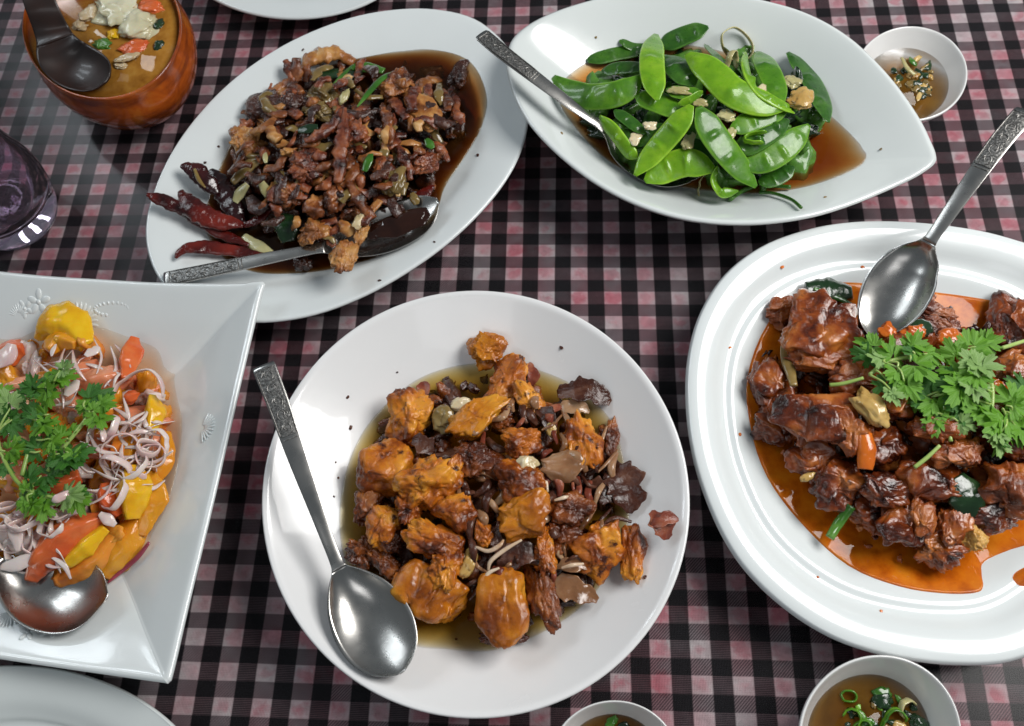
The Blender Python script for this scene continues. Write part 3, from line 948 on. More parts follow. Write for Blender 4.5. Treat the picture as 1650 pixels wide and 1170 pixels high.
# ------------------------------------------------------------------ spoons
def spoon(name, cl_pts, split, widths, depth, up, label, thick=0.0011, engraved=True, m=None, cat='spoon', relief_from=0.0, relief_to=0.4, D=None):
    """cl_pts: centre line from handle end to bowl tip; split: fraction where the bowl begins; widths: (fraction, half width)"""
    m = m or M['steel']
    if D is not None:
        raw = cl_pts
        for lift in range(40):
            dz = lift * 0.001
            k0 = split * (len(raw) - 1)
            cl_pts = [px(x, y, z + dz * min(1.0, max(0.35, (i / k0)))) for i, (x, y, z) in enumerate(raw)]
            ok = True
            C_ = cr(cl_pts, 40)
            for i, p in enumerate(C_):
                u = i / 39
                hw = interp(widths, u)
                tg = (C_[min(39, i + 1)] - C_[max(0, i - 1)]).normalized()
                sd = tg.cross(Vector(up).normalized()).normalized()
                dp = depth if u > split else 0.0
                for q in (-1.0, -.6, 0, .6, 1.0):
                    w_ = p + sd * (hw * q) - Vector((0, 0, dp * (1 - abs(q) ** 2.3) + thick + .0003))
                    if D.s(w_.x, w_.y) < 1.0 and w_.z < D.z(w_.x, w_.y): ok = False
            if ok: break
    root = empty(name, sum(cl_pts, Vector()) / len(cl_pts))
    tag(root, label, cat)
    n = 90
    P = cr(cl_pts, n)
    L = [0.0]
    for a, b in zip(P, P[1:]): L.append(L[-1] + (b - a).length)
    T = [l / L[-1] for l in L]
    upv = Vector(up).normalized()

    def frame(i):
        a, b = P[max(0, i - 1)], P[min(n - 1, i + 1)]
        tg = (b - a).normalized()
        side = tg.cross(upv).normalized()
        return tg, side, side.cross(tg).normalized()

    wt = sorted((p.x, p.y) for p in cr([Vector((a, b, 0)) for a, b in widths], 120))

    def halfw(t_):
        return interp(wt, min(t_, wt[-1][0]))

    def build(nm, i0, i1, bowl_part):
        seg = 18
        top, bot = [], []
        for i in range(i0, i1 + 1):
            tg, sd, nn = frame(i)
            hw = max(0.0002, halfw(T[i]))
            if bowl_part:
                u = (T[i] - split) / (1 - split)
                dp = depth * max(0.0, math.sin(math.pi * min(1, max(0, u)) ** 0.85)) ** 0.75
            else:
                dp = -0.0006
            for k in range(seg + 1):
                x = -1 + 2 * k / seg
                if bowl_part: zz = -dp * (1 - abs(x) ** 2.3)
                else: zz = 0.0006 * (1 - x * x)
                p = P[i] + sd * (hw * x) + nn * zz
                top.append(p)
                bot.append(p - nn * thick * (1.0 if bowl_part else 1.3) * (0.35 + 0.65 * (1 - x ** 6)))
        nv = len(top)
        vs = top + bot
        W = seg + 1
        rows = i1 - i0 + 1
        fs = []
        for j in range(rows - 1):
            for k in range(seg):
                a = j * W + k
                fs.append((a, a + 1, a + W + 1, a + W))
                fs.append((nv + a, nv + a + W, nv + a + W + 1, nv + a + 1))
            a = j * W
            fs.append((a, a + W, nv + a + W, nv + a))
            a = j * W + seg
            fs.append((a, nv + a, nv + a + W, a + W))
        for k in range(seg):
            fs.append((k, nv + k, nv + k + 1, k + 1))
            a = (rows - 1) * W + k
            fs.append((a, a + 1, nv + a + 1, nv + a))
        o = link(nm, mesh(nm, [p - root.location for p in vs], fs), m, root)
        return o

    isp = min(range(n), key=lambda i: abs(T[i] - split))
    h = build('handle', 0, isp, False)
    build('bowl', isp, n - 1, True)
    if engraved:
        # raised scrollwork and border lines near the handle's end
        vs, fs = [], []

        def curl(pts3, r):
            me = tube_mesh('c', pts3, [r * .5] + [r] * (len(pts3) - 2) + [r * .5], n=max(8, len(pts3) * 3), seg=5)
            b0 = len(vs)
            vs.extend(v_.co.copy() for v_ in me.vertices)
            fs.extend([tuple(b0 + q for q in p.vertices) for p in me.polygons])
            bpy.data.meshes.remove(me)

        def at(tt, x, hgt=0.0008):
            i = min(range(n), key=lambda j: abs(T[j] - tt))
            i1 = min(n - 1, i + 1)
            f = 0 if T[i1] == T[i] else (tt - T[i]) / (T[i1] - T[i])
            tg, sd, nn = frame(i)
            return P[i] + (P[i1] - P[i]) * f + sd * (halfw(tt) * x) + nn * hgt - root.location
        a, b = relief_from, relief_to
        for sx in (-0.84, 0.84):
            curl([at(a + (b - a) * q / 8, sx) for q in range(9)], 0.00034)
        for tt in (a, b, b + 0.012):
            curl([at(tt, -0.8 + 0.4 * q) for q in range(5)], 0.00034)
        nc = 5
        for q in range(nc):
            c0 = a + (b - a) * (q + 0.5) / nc
            ht = (b - a) / nc * 0.5
            sg = 1 if q % 2 else -1
            curl([at(c0 + ht * (0.95 - 0.0 * w_) * math.cos(w_ * 0.75) * (1 - w_ * 0.09), sg * 0.55 * math.sin(w_ * 0.75) * (1 - w_ * 0.09)) for w_ in range(9)], 0.00038)
            curl([at(c0 - ht * 0.6 + ht * 0.25 * w_, -sg * (0.25 + 0.11 * w_)) for w_ in range(4)], 0.0004)
        e = link('engraving', mesh('engraving', vs, fs), M['engraved'], h)
        # the sunk, darkened panel
        seg, rows = 6, 24
        vv, ff = [], []
        for j in range(rows + 1):
            for k in range(seg + 1):
                vv.append(at(a + (b - a) * j / rows, -0.8 + 1.6 * k / seg, 0.00042 + 0.0004 * (1 - (-0.8 + 1.6 * k / seg) ** 2)))
        for j in range(rows):
            for k in range(seg):
                q = j * (seg + 1) + k
                ff.append((q, q + 1, q + seg + 2, q + seg + 1))
        link('engraved_panel', mesh('engraved_panel', vv, ff), M['engraved'], h)
    return root


def PX(*l):
    return [px(x, y, z) for x, y, z in l]


spoon('serving_spoon', [(424, 588, .062), (450, 655, .058), (478, 735, .052), (510, 822, .043), (537, 893, .034), (551, 925, .0305), (590, 990, .0270), (628, 1050, .0275), (648, 1084, .0285)],
      .655, [(0, .0058), (.03, .0062), (.26, .0052), (.5, .0036), (.62, .0032), (.655, .0042), (.69, .0095), (.75, .0160), (.82, .0192), (.89, .0186), (.95, .0140), (.985, .0072), (1, .0015)], .0085, (0.10, -0.10, 1),
      'stainless steel spoon leaning over the left rim of the round bowl', relief_from=.015, relief_to=.235, D=bowl)
spoon('serving_spoon', [(264, 450, .030), (330, 437, .0295), (420, 418, .0285), (500, 402, .0265), (545, 394, .0235), (600, 377, .0215), (660, 352, .0235), (706, 322, .0275)],
      .56, [(0, .0046), (.04, .0050), (.28, .0046), (.5, .0036), (.56, .0042), (.60, .008), (.70, .0145), (.80, .0168), (.90, .0148), (.96, .0095), (1, .0015)], .0062, (0.05, -0.02, 1),
      'steel spoon half buried in dark stir-fried meat on the oval plate', relief_from=.02, relief_to=.26, D=oval)
spoon('serving_spoon', [(775, 54, .062), (810, 84, .060), (862, 124, .056), (920, 168, .049), (960, 196, .0415), (985, 216, .0350), (1020, 240, .0290), (1070, 262, .0260), (1130, 282, .0270)],
      .60, [(0, .0045), (.03, .0056), (.26, .0050), (.5, .0036), (.58, .0034), (.62, .0055), (.68, .0140), (.78, .0195), (.88, .0195), (.95, .0135), (1, .0015)], .0095, (0.0, 0.12, 1),
      'steel spoon resting on the left end of the snow pea dish', relief_from=.015, relief_to=.27, D=peas)
spoon('serving_spoon', PX((1655, 178, .094), (1612, 228, .090), (1560, 300, .081), (1512, 368, .070), (1480, 413, .060), (1463, 436, .056), (1443, 470, .050), (1422, 510, .043), (1407, 545, .039)),
      .60, [(0, .0056), (.03, .0062), (.26, .0054), (.5, .0038), (.58, .0036), (.61, .0056), (.66, .0125), (.75, .0178), (.85, .0175), (.94, .0118), (1, .0020)], .0080, (-0.50, -0.15, 1),
      'steel spoon standing in the meat platter, handle reaching the right edge', relief_from=.02, relief_to=.27)
spoon('serving_spoon', [(-260, 760, .050), (-180, 800, .046), (-90, 850, .040), (-10, 905, .0325), (28, 930, .0290), (70, 950, .0270), (120, 962, .0262), (172, 962, .0280)],
      .62, [(0, .0056), (.03, .0062), (.26, .0052), (.5, .0036), (.60, .0036), (.64, .0060), (.70, .0140), (.79, .0200), (.88, .0205), (.95, .0150), (1, .0020)], .0095, (0.05, 0.25, 1),
      'steel spoon scooping under the tomato salad on the square platter', relief_from=.015, relief_to=.27, D=sal)

# soup spoon of dark lacquer
spoon('soup_spoon', PX((48, -40, .086), (66, 10, .077), (84, 52, .064), (94, 80, .062), (112, 100, .0580), (140, 114, .0570), (172, 126, .0590)),
      .46, [(0, .0095), (.2, .0100), (.4, .0115), (.5, .0140), (.62, .0165), (.75, .0165), (.88, .0140), (.96, .0095), (1, .0030)], .0060, (0.10, -0.25, 1),
      'dark lacquered soup spoon standing in the brown soup bowl', thick=.0022, engraved=False, m=M['lacquer'])


# ------------------------------------------------------------------ sauces
pool('sauce', bowl, [(745, 588), (690, 603), (646, 630), (590, 688), (558, 758), (547, 832), (556, 905), (590, 975), (658, 1036), (720, 1046), (794, 1048), (868, 1022), (940, 975),
                     (995, 900), (1015, 819), (1005, 740), (985, 678), (930, 625), (870, 597), (806, 585)], .0162, M['sauce_brown'], 'olive-brown oily sauce pooled in the round bowl')
pool('sauce', oval, [(619, 86), (696, 80), (757, 99), (784, 154), (776, 204), (742, 263), (716, 303), (700, 345), (650, 395), (560, 428), (480, 440), (405, 437), (350, 405), (330, 350), (352, 275), (372, 230), (410, 170), (500, 115)],
     .0142, M['sauce_soy'], 'dark soy sauce pooled under the stir-fry on the oval plate')
pool('sauce', peas, [(900, 160), (918, 120), (985, 85), (1100, 72), (1210, 98), (1290, 148), (1345, 192), (1380, 226), (1396, 250), (1376, 273), (1310, 298), (1230, 311), (1130, 306), (1050, 290), (985, 262), (935, 215)],
     .0200, M['sauce_amber'], 'thin amber-brown sauce pooled in the snow pea dish')
pool('sauce', rib, [(1204, 610), (1210, 690), (1236, 768), (1296, 848), (1368, 912), (1450, 945), (1520, 956), (1572, 955), (1584, 945), (1582, 925), (1586, 905), (1630, 885), (1700, 862), (1755, 800), (1768, 710),
                    (1748, 600), (1690, 520), (1620, 490), (1560, 478), (1500, 470), (1440, 462), (1360, 455), (1300, 466), (1238, 520)], .0152, M['sauce_orange'], 'orange chili oil spread around the meat on the right platter')
pool('sauce_drip', rib, [(1632, 931), (1640, 920), (1668, 908), (1700, 906), (1712, 920), (1695, 938), (1660, 944), (1640, 942)], .0140, M['sauce_orange'], 'small separate streak of orange oil at the near right of the platter')
pool('sauce', sal, [(250, 548), (284, 600), (293, 690), (276, 790), (240, 880), (160, 938), (60, 945), (-60, 925), (-150, 850), (-160, 730), (-110, 610), (-10, 540), (120, 525)],
     .0128, M['dressing'], 'pale orange dressing pooled in the square platter')


def cup_liquid(D, s, m, label, name='dipping_sauce'):
    z = interp(D.pin, s)
    vs = [Vector((D.c.x, D.c.y, z))]
    N = 64
    ring = [Vector((D.c.x, D.c.y, 0)) + (D.rim[int(k * len(D.rim) / N)] - D.c) * (s * 1.01) for k in range(N)]
    vs += [Vector((p.x, p.y, z)) for p in ring]
    vs += [Vector((D.c.x + (p.x - D.c.x) * .9, D.c.y + (p.y - D.c.y) * .9, z - .012 * s)) for p in ring]
    fs = [(0, 1 + k, 1 + (k + 1) % N) for k in range(N)]
    fs += [(1 + k, 1 + N + k, 1 + N + (k + 1) % N, 1 + (k + 1) % N) for k in range(N)]
    zb = D.pin[0][1] - .0008
    vs += [Vector((D.c.x + (p.x - D.c.x) * .5, D.c.y + (p.y - D.c.y) * .5, zb)) for p in ring]
    fs += [(1 + N + k, 1 + 2 * N + k, 1 + 2 * N + (k + 1) % N, 1 + N + (k + 1) % N) for k in range(N)]
    fs.append(tuple(1 + 2 * N + k for k in range(N)))
    me = mesh(name, vs, fs)
    if sum(p.normal.z for p in me.polygons if 0 in p.vertices) < 0: me.flip_normals()
    o = link(name, me, m)
    tag(o, label, 'sauce' if name != 'soup' else 'soup')
    return z


zc0 = cup_liquid(cups[0], .79, M['dip'], 'dark dipping sauce in the cup behind the snow pea dish')
zc1 = cup_liquid(cups[1], .79, M['dip'], 'brown dipping sauce in the cup below the meat platter')
zc2 = cup_liquid(cups[2], .79, M['dip'], 'brown dipping sauce in the cup below the round bowl')
zs = cup_liquid(soupb, .965, M['soup'], 'cloudy orange soup in the brown stoneware bowl', 'soup')


# ------------------------------------------------------------------ placing food
class Pile:
    def __init__(self, x, y, rx, ry, z0, h, pw=2.0, ang=0.0, D=None, clear=.005):
        self.D, self.clear = D, clear
        self.c = px(x, y, z0)
        u = mpp(self.c)
        self.rx, self.ry, self.z0, self.h, self.pw, self.a = rx * u, ry * u * 1.08, z0, h, pw, R_(ang)

    def __call__(self, x, y):
        dx, dy = x - self.c.x, y - self.c.y
        ca, sa = math.cos(self.a), math.sin(self.a)
        ex, ey = (dx * ca + dy * sa) / self.rx, (-dx * sa + dy * ca) / self.ry
        r = math.hypot(ex, ey)
        z = self.z0 + self.h * max(0.0, 1 - r ** self.pw)
        return z if self.D is None else max(z, self.D.z(x, y) + self.clear)

    def at(self, x, y, dz=0.0):
        z = self.z0
        for _ in range(10):
            p = px(x, y, z)
            z = 0.5 * z + 0.5 * (self(p.x, p.y) + dz)
        return px(x, y, z)


def filler(name, pile, poly_xy, n, mats, label, seed, size=(0.003, 0.007), zlo=-0.004, parent=None, kinds='lump'):
    """the uncountable bits between the pieces, as one mass"""
    rnd = random.Random(seed)
    vs, fs, mi = [], [], []
    bx = [p[0] for p in poly_xy]
    by = [p[1] for p in poly_xy]

    def inside(x, y):
        r = False
        j = len(poly_xy) - 1
        for i in range(len(poly_xy)):
            xi, yi = poly_xy[i]
            xj, yj = poly_xy[j]
            if (yi > y) != (yj > y) and x < (xj - xi) * (y - yi) / (yj - yi) + xi: r = not r
            j = i
        return r
    done = 0
    iv, ifs = ICO[3]
    while done < n:
        x, y = rnd.uniform(min(bx), max(bx)), rnd.uniform(min(by), max(by))
        if not inside(x, y): continue
        done += 1
        P = pile.at(x, y, rnd.uniform(zlo, 0.0005))
        s = rnd.uniform(*size)
        dims = (s * rnd.uniform(0.7, 1.8), s * rnd.uniform(0.4, 1.0), s * rnd.uniform(0.3, 0.8))
        q = Quaternion((rnd.gauss(0, 1), rnd.gauss(0, 1), rnd.gauss(0, 1), rnd.gauss(0, 1))).normalized()
        off = Vector((rnd.uniform(-40, 40), rnd.uniform(-40, 40), rnd.uniform(-40, 40)))
        b0 = len(vs)
        for v_ in iv:
            r = 1 + 0.45 * noise.noise(v_ * 1.4 + off) + 0.25 * noise.noise(v_ * 3.5 + off)
            vs.append(P + q @ Vector((v_.x * r * dims[0], v_.y * r * dims[1], v_.z * r * dims[2])))
        k = rnd.randrange(len(mats))
        for f in ifs:
            fs.append([b0 + a for a in f])
            mi.append(k)
    me = mesh(name, vs, fs, closed=False)
    for m in mats: me.materials.append(m)
    me.polygons.foreach_set('material_index', mi)
    o = link(name, me)
    tag(o, label, name.replace('_', ' ')[:20], kind='stuff')
    return o


# ================================================================== round bowl: golden chunks
SZ[0] = 0.98
bp = Pile(785, 815, 235, 225, .018, .022, 2.2, 0, bowl)
CX = lambda cx, cy: (560 + cx / 2.207, 530 + cy / 2.207)


def chunk(cx, cy, w_, h_, ang, m, label, dz=0.0, name='fried_chunk', cat='fried chunk', **kw):
    x, y = CX(cx, cy)
    kw.setdefault('sub', 5)
    return lump(name, bp.at(x, y, dz), w_ / 2.207, h_ / 2.207, -ang, M[m], label, cat, 'pieces of the dish in the round bowl', **kw)


chunk(500, 78, 135, 115, 10, 'tofu_yellow', 'small golden nugget topmost in the round bowl, on the far side', .004, rough=.25, crumb=.1)
chunk(560, 190, 190, 120, -50, 'tofu', 'long golden chunk just below the topmost nugget in the round bowl', .002, rough=.3, seed=11)
chunk(655, 255, 90, 160, -25, 'tofu', 'golden arm-shaped piece pointing down beside the long far chunk', .003, rough=.3)
chunk(470, 310, 205, 105, -33, 'tofu_yellow', 'flat golden slab with bright face above the middle of the bowl', .006, rough=.18, box=3.5, seed=23)
chunk(222, 318, 165, 180, 15, 'tofu', 'rounded golden chunk at the far left of the pile', .002, rough=.28)
chunk(135, 490, 195, 185, 0, 'tofu', 'large round brown-orange chunk at the left edge of the pile', .003, rough=.14, facets=2)
chunk(290, 545, 205, 160, -40, 'tofu', 'ribbed golden chunk left of the middle of the pile', .006, rough=.3, groove=.12, seed=31)
chunk(375, 490, 60, 110, 30, 'tofu', 'pointed golden tip sticking out of the ribbed chunk', .009, rough=.3)
chunk(215, 635, 90, 100, 0, 'tofu', 'small knobbly golden piece below the ribbed chunk', .005, rough=.4, crumb=.3)
chunk(75, 630, 105, 130, 0, 'crust', 'dark caramelised piece at the left edge below the large round chunk', .001, rough=.35)
chunk(130, 700, 125, 155, 25, 'tofu', 'golden chunk at the lower left of the pile above the spoon', .002, rough=.25)
chunk(385, 650, 140, 130, 20, 'tofu', 'smooth orange chunk left of the middle with dark underside', .004, rough=.18)
chunk(310, 745, 210, 110, 15, 'tofu', 'golden crossbar piece above the grooved block', .005, rough=.35, seed=44)
chunk(355, 840, 105, 150, 10, 'tofu', 'crumbly golden piece hanging over the grooved block', .006, rough=.35, crumb=.2)
chunk(295, 945, 280, 165, 20, 'tofu_yellow', 'brick-shaped golden block with cut grooves near the spoon tip', .002, rough=.08, box=5, groove=.25, facets=2, thick=.8, seed=5)
chunk(560, 985, 180, 240, -5, 'tofu_yellow', 'largest smooth yellow chunk at the near edge of the pile', .004, rough=.12, box=3.6, groove=.05, seed=57, thick=.8)
chunk(622, 405, 140, 110, -20, 'tofu', 'knobbly orange piece at the top of the pile centre', .009, rough=.3)
chunk(600, 545, 190, 130, 10, 'tofu', 'orange chunk with glossy red-brown top in the pile centre', .007, rough=.25, seed=61)
chunk(625, 665, 215, 150, -18, 'tofu_yellow', 'broad golden chunk under the pale shallot threads', .008, rough=.16, box=3, seed=63)
chunk(830, 400, 140, 195, 0, 'tofu', 'folded golden chunk at the far right of the pile', .004, rough=.3, groove=.12, seed=66)
chunk(900, 765, 160, 200, 25, 'tofu', 'plump golden chunk at the right of the pile', .004, rough=.24, seed=68)
chunk(1012, 795, 88, 185, 0, 'tofu', 'narrow golden piece beside the crisp shallot flake', .001, rough=.28)
chunk(460, 470, 165, 140, 0, 'crust', 'dark glazed chunk between the flat slab and the pile centre', .003, rough=.4)
chunk(545, 310, 110, 90, 0, 'crust', 'dark glazed bit under the flat slab', .0, rough=.4)
chunk(480, 725, 72, 95, 0, 'tofu', 'small golden knob left of the pale shallot threads', .004, rough=.3)
chunk(690, 930, 120, 235, -12, 'crust', 'folded brown skin right of the largest yellow chunk', .003, rough=.4, seed=71)
chunk(700, 800, 70, 130, -10, 'tofu', 'small golden sliver above the folded brown skin', .007, rough=.4)
chunk(790, 640, 130, 120, 30, 'crust', 'brown glazed chunk right of the broad golden chunk', .004, rough=.35)
chunk(755, 735, 140, 120, 0, 'crust', 'dark glazed chunk between the broad and the plump chunks', .001, rough=.4)
chunk(560, 1090, 170, 60, -5, 'crust', 'brown sliver under the largest yellow chunk', -.001, rough=.3)
chunk(140, 835, 80, 100, -30, 'crust', 'small dark piece left of the grooved block', .001, rough=.4)
chunk(60, 790, 120, 110, 0, 'crust', 'dark caramelised scraps beside the spoon neck', -.001, rough=.5, crumb=.3)
chunk(160, 760, 60, 70, 0, 'crust', 'tiny brown scrap above the grooved block', .003, rough=.5)
chunk(930, 400, 70, 150, 0, 'crust', 'dark sliver behind the folded golden chunk', 0, rough=.4)
for a in ((430, 830, 55, 95, 15, 'garlic_brown', 'pale garlic clove between the crossbar piece and the dark middle', .004),
          (345, 320, 90, 100, 20, 'leek_brown', 'yellow-green vegetable piece behind the flat slab', .001),
          (405, 265, 80, 55, -15, 'garlic', 'pale vegetable sliver at the far side behind the flat slab', .002),
          (725, 350, 45, 70, 0, 'garlic_brown', 'brown garlic bit near the far right of the pile', .003),
          (640, 480, 80, 60, 0, 'garlic', 'pale onion bit in the pile centre', .010)):
    chunk(*a, name='vegetable_piece', cat='vegetable', rough=.2, sub=4)


def flake(cx, cy, L, wd, ang, m, label, pile, conv, dz, scale, name='shallot_piece', cat='shallot', group='pieces of the dish in the round bowl', curl=0.5, seed=0, flat=.13):
    x, y = conv(cx, cy)
    P = pile.at(x, y, dz)
    u = mpp(P) / scale
    l, wv = L * u, wd * u * .5
    ca, sa = math.cos(R_(-ang)), math.sin(R_(-ang))
    pts = []
    rnd = random.Random(seed + int(cx))
    for i in range(5):
        tt = i / 4 - .5
        off = curl * l * .35 * (1 - (2 * tt) ** 2)
        pts.append(P + Vector((ca * tt * l - sa * off * .6, sa * tt * l + ca * off * .6, off * .7 - .1 * l * curl + rnd.uniform(-.1, .1) * wv)))
    return tube(name, pts, [wv * .25, wv * .8, wv, wv * .85, wv * .2], M[m], label, cat, group, flat=flat, rough=.55, seed=seed + cx, n=40, seg=20, rfreq=170, cup=.30)


FL = [(840, 245, 190, 95, 10, 'shallot_dark', 'dark brown shallot petals at the far right rim of the pile', .004),
      (800, 290, 120, 50, 5, 'onion_glaze', 'pale-edged shallot sliver below the dark far right petals', .003),
      (960, 540, 150, 120, 50, 'shallot_dark', 'dark curled shallot above the plump golden chunk', .004),
      (990, 600, 110, 90, 80, 'shallot_dark', 'dark shallot petal at the right edge of the pile', .002),
      (900, 590, 120, 90, 20, 'shallot_dark', 'black-brown shallot between the folded and the plump chunks', .001),
      (745, 490, 105, 150, 90, 'onion_glaze', 'translucent glazed onion right of the pile centre', .008),
      (790, 945, 200, 90, 10, 'onion_glaze', 'brown onion skin with pointed tip near the near right rim', .001),
      (620, 830, 190, 90, -25, 'shallot_dark', 'dark shallot below the broad golden chunk', .003),
      (800, 850, 120, 50, 0, 'onion_glaze', 'pale stringy onion above the brown onion skin', .003),
      (1105, 700, 110, 80, 60, 'crisp', 'crisp reddish shallot flake perched near the right rim of the bowl', .006),
      (1130, 690, 100, 50, -15, 'crisp', 'pointed tip of crisp shallot nearest the right rim', .007),
      (265, 420, 90, 70, 30, 'shallot_dark', 'dark shallot beside the large round chunk', .001),
      (700, 330, 120, 60, 60, 'shallot_dark', 'dark shallot behind the knobbly orange piece', .003),
      (520, 760, 130, 60, 60, 'shallot_dark', 'dark shallot under the pale threads', .002),
      (650, 160, 90, 40, 80, 'crisp', 'crisp brown shallot tip at the far edge of the pile', .001),
      (265, 215, 60, 50, 90, 'crisp', 'crisp brown shallot tip at the far left of the pile', .002)]
for f in FL:
    flake(*f[:7], bp, CX, f[7], 2.207)


def thread(pts, r, m, label, cat, pile, conv, dz, group=None, name='shallot_thread', flat=.6):
    P = [pile.at(*conv(*p[:2]), dz + (p[2] if len(p) > 2 else 0)) for p in pts]
    return tube(name, P, [r * .6] + [r] * (len(P) - 2) + [r * .5], M[m], label, cat, group, n=26, seg=7, flat=flat, seed=pts[0][0])


for pts, lab in (([(620, 610), (660, 590, .002), (690, 565, .003), (705, 545, .003), (712, 580, .003)], 'pale shallot thread lying on the broad golden chunk'),
                 ([(735, 610), (770, 600, .002), (785, 595, .001)], 'short pale thread right of the broad golden chunk'),
                 ([(455, 775), (500, 790, .002), (540, 770, .003), (555, 750, .002)], 'thin pale thread left of the dark shallot'),
                 ([(500, 860), (510, 825, .002), (560, 785, .003), (620, 750, .003)], 'long pale thread running over the dark shallot'),
                 ([(760, 850), (800, 840, .003), (840, 835, .002)], 'pale thread on the stringy onion'),
                 ([(480, 910), (500, 870, .001), (540, 850, .002)], 'pale thread above the largest yellow chunk')):
    thread(pts, .0011, 'shred', lab, 'shallot', bp, CX, .0075)
filler('sauce_coated_scraps', Pile(785, 815, 225, 215, .014, .019, 2.2), [(640, 660), (740, 590), (860, 600), (990, 690), (1010, 800), (1000, 900), (930, 960), (840, 1010), (700, 985), (600, 930), (575, 850), (590, 740)],
       230, [M['shallot_dark'], M['crust'], M['meat_dark']], 'mass of dark sauce-coated scraps between the golden chunks', 3)
rnd = random.Random(77)
BN = [((787, 566), 'the topmost nugget'), ((773, 670), 'the flat golden slab'), ((660, 675), 'the far left chunk'), ((692, 777), 'the ribbed chunk'), ((734, 824), 'the smooth orange chunk'), ((705, 870), 'the crossbar piece'), ((694, 958), 'the grooved block'),
      ((813, 976), 'the largest yellow chunk'), ((843, 831), 'the broad golden chunk'), ((936, 711), 'the folded golden chunk'), ((968, 877), 'the plump golden chunk'), ((995, 790), 'the dark right-hand shallot'), ((897, 752), 'the translucent onion'),
      ((872, 950), 'the folded brown skin'), ((918, 960), 'the brown onion skin'), ((905, 865), 'the dark glazed chunk')]
cnt = 0
while cnt < 110:
    x, y = rnd.uniform(640, 1000), rnd.uniform(640, 960)
    if (x - 830) ** 2 / 170 ** 2 + (y - 800) ** 2 / 165 ** 2 > 1 or (x < 720 and rnd.random() < .6): continue
    cnt += 1
    a, L = rnd.uniform(0, math.pi), rnd.uniform(22, 52)
    bw = rnd.uniform(-.4, .4) * L
    mk, wd_ = rnd.choice([('shallot_dark', 'dark caramelised'), ('shallot_dark', 'dark caramelised'), ('crisp', 'crisp red-brown'), ('onion_glaze', 'glazed tan')])
    thread([(x - math.cos(a) * L / 2, y - math.sin(a) * L / 2, -.002), (x - math.sin(a) * bw * .6, y + math.cos(a) * bw * .6, .002), (x + math.cos(a) * L / 2, y + math.sin(a) * L / 2, -.001)], rnd.uniform(.0009, .0030), mk,
           wd_ + ' shallot shred beside ' + min(BN, key=lambda q: (q[0][0] - x) ** 2 + (q[0][1] - y) ** 2)[1], 'shallot', bp, lambda p, q: (p, q), rnd.uniform(.001, .006), 'caramelised shallot shreds in the round bowl', 'shallot_shred', .4)
for i, (x, y, r) in enumerate(((565, 689, 3.2), (545, 770, 1.8), (541, 745, 1.5), (538, 800, 1.6), (735, 1030, 2), (640, 600, 1.6))):
    lump('sauce_speck', on(bowl, x, y, .0004), r * 2, r * 2.4, 20 * i, M['shallot_dark'], 'tiny dark speck of fried shallot on the white bowl wall', 'speck', 'specks on the round bowl', sub=2, thick=.5)

SZ[0] = 1.0

# ================================================================== snow peas
qp = Pile(1115, 195, 240, 135, .027, .028, 2.4, -6, peas)
QX = lambda cx, cy: (760 + cx / 2.0625, cy / 2.0625)
PG = 'snow pea pods in the leaf-shaped dish'


def pod(pts, wd, m, label, dz=0.0, up=(0, 0, 1), npea=6, flat=.13, name='snow_pea_pod'):
    P = [qp.at(*QX(*p[:2]), dz + (p[2] if len(p) > 2 else 0)) for p in pts]
    u = mpp(P[0]) / 2.0625
    r = wd * u * .5 * 0.94
    n = len(P)
    rad = [r * .16] + [r * .95] + [r] * max(0, n - 4) + ([r * .93] if n > 3 else []) + [r * .14]
    if n == 3: rad = [r * .2, r, r * .2]
    P5, R5 = [P[0]], [r * .12]
    P[0] = P[0] + (P[0] - P[1]).normalized() * r * .35
    P[-1] = P[-1] + (P[-1] - P[-2]).normalized() * r * .35
    Q = cr(P, 7)
    R5 = [r * .22, r * .82, r * .98, r, r * .97, r * .80, r * .16]
    return tube(name, Q, R5, M[m], label, 'snow pea', PG, flat=flat, seg=18, n=44, up=Vector(up), peas=npea, seed=int(pts[0][0]))


pod([(395, 200), (480, 175), (590, 160)], 75, 'pod_dark', 'dark pod lying at the far left of the peas', -.003)
pod([(640, 150), (700, 120), (772, 95)], 90, 'pod_dark', 'dark pod at the far side with a square cut end', .0)
pod([(500, 140), (560, 160), (620, 190)], 60, 'pod_dark', 'dark pod behind the upright light pod', -.003)
pod([(640, 190), (690, 230), (730, 275)], 100, 'pod_dark', 'dark pod between the upright pod and the big bright pod', .0)
pod([(440, 235), (500, 225), (570, 225)], 60, 'pod_dark', 'dark pod behind the big curved left pod', -.002)
pod([(780, 150), (830, 200), (890, 250)], 62, 'pod_dark', 'narrow dark glossy pod on the far side behind the big bright pod', .002, (.5, .3, 1))
pod([(840, 160), (880, 200), (915, 260)], 46, 'pod_dark', 'thin dark pod edge left of the opened pod', .003, (.8, .3, .6))
pod([(280, 262), (350, 312), (440, 320), (510, 300), (552, 262)], 92, 'pod', 'large curved pod at the left end beside the spoon handle', .004, (-.1, -.45, 1), 7)
pod([(612, 118), (600, 180), (602, 250), (615, 322)], 84, 'pod_light', 'pale upright pod standing at the back', .007, (0, -.4, 1), 6)
pod([(560, 320), (620, 340), (700, 375)], 95, 'pod', 'green pod crossing under the upright pod', .001)
pod([(655, 300), (710, 310), (760, 310)], 60, 'pod', 'short green pod under the left end of the big bright pod', .003)
pod([(690, 345), (730, 330), (765, 305)], 30, 'pod_light', 'thin bright pod edge below the big bright pod', .006, (.6, -.6, .6))
pod([(1060, 185), (1110, 240), (1150, 310), (1180, 395)], 95, 'pod_dark', 'dark pod at the right end of the peas next to the garlic', .001, (.35, .1, 1))
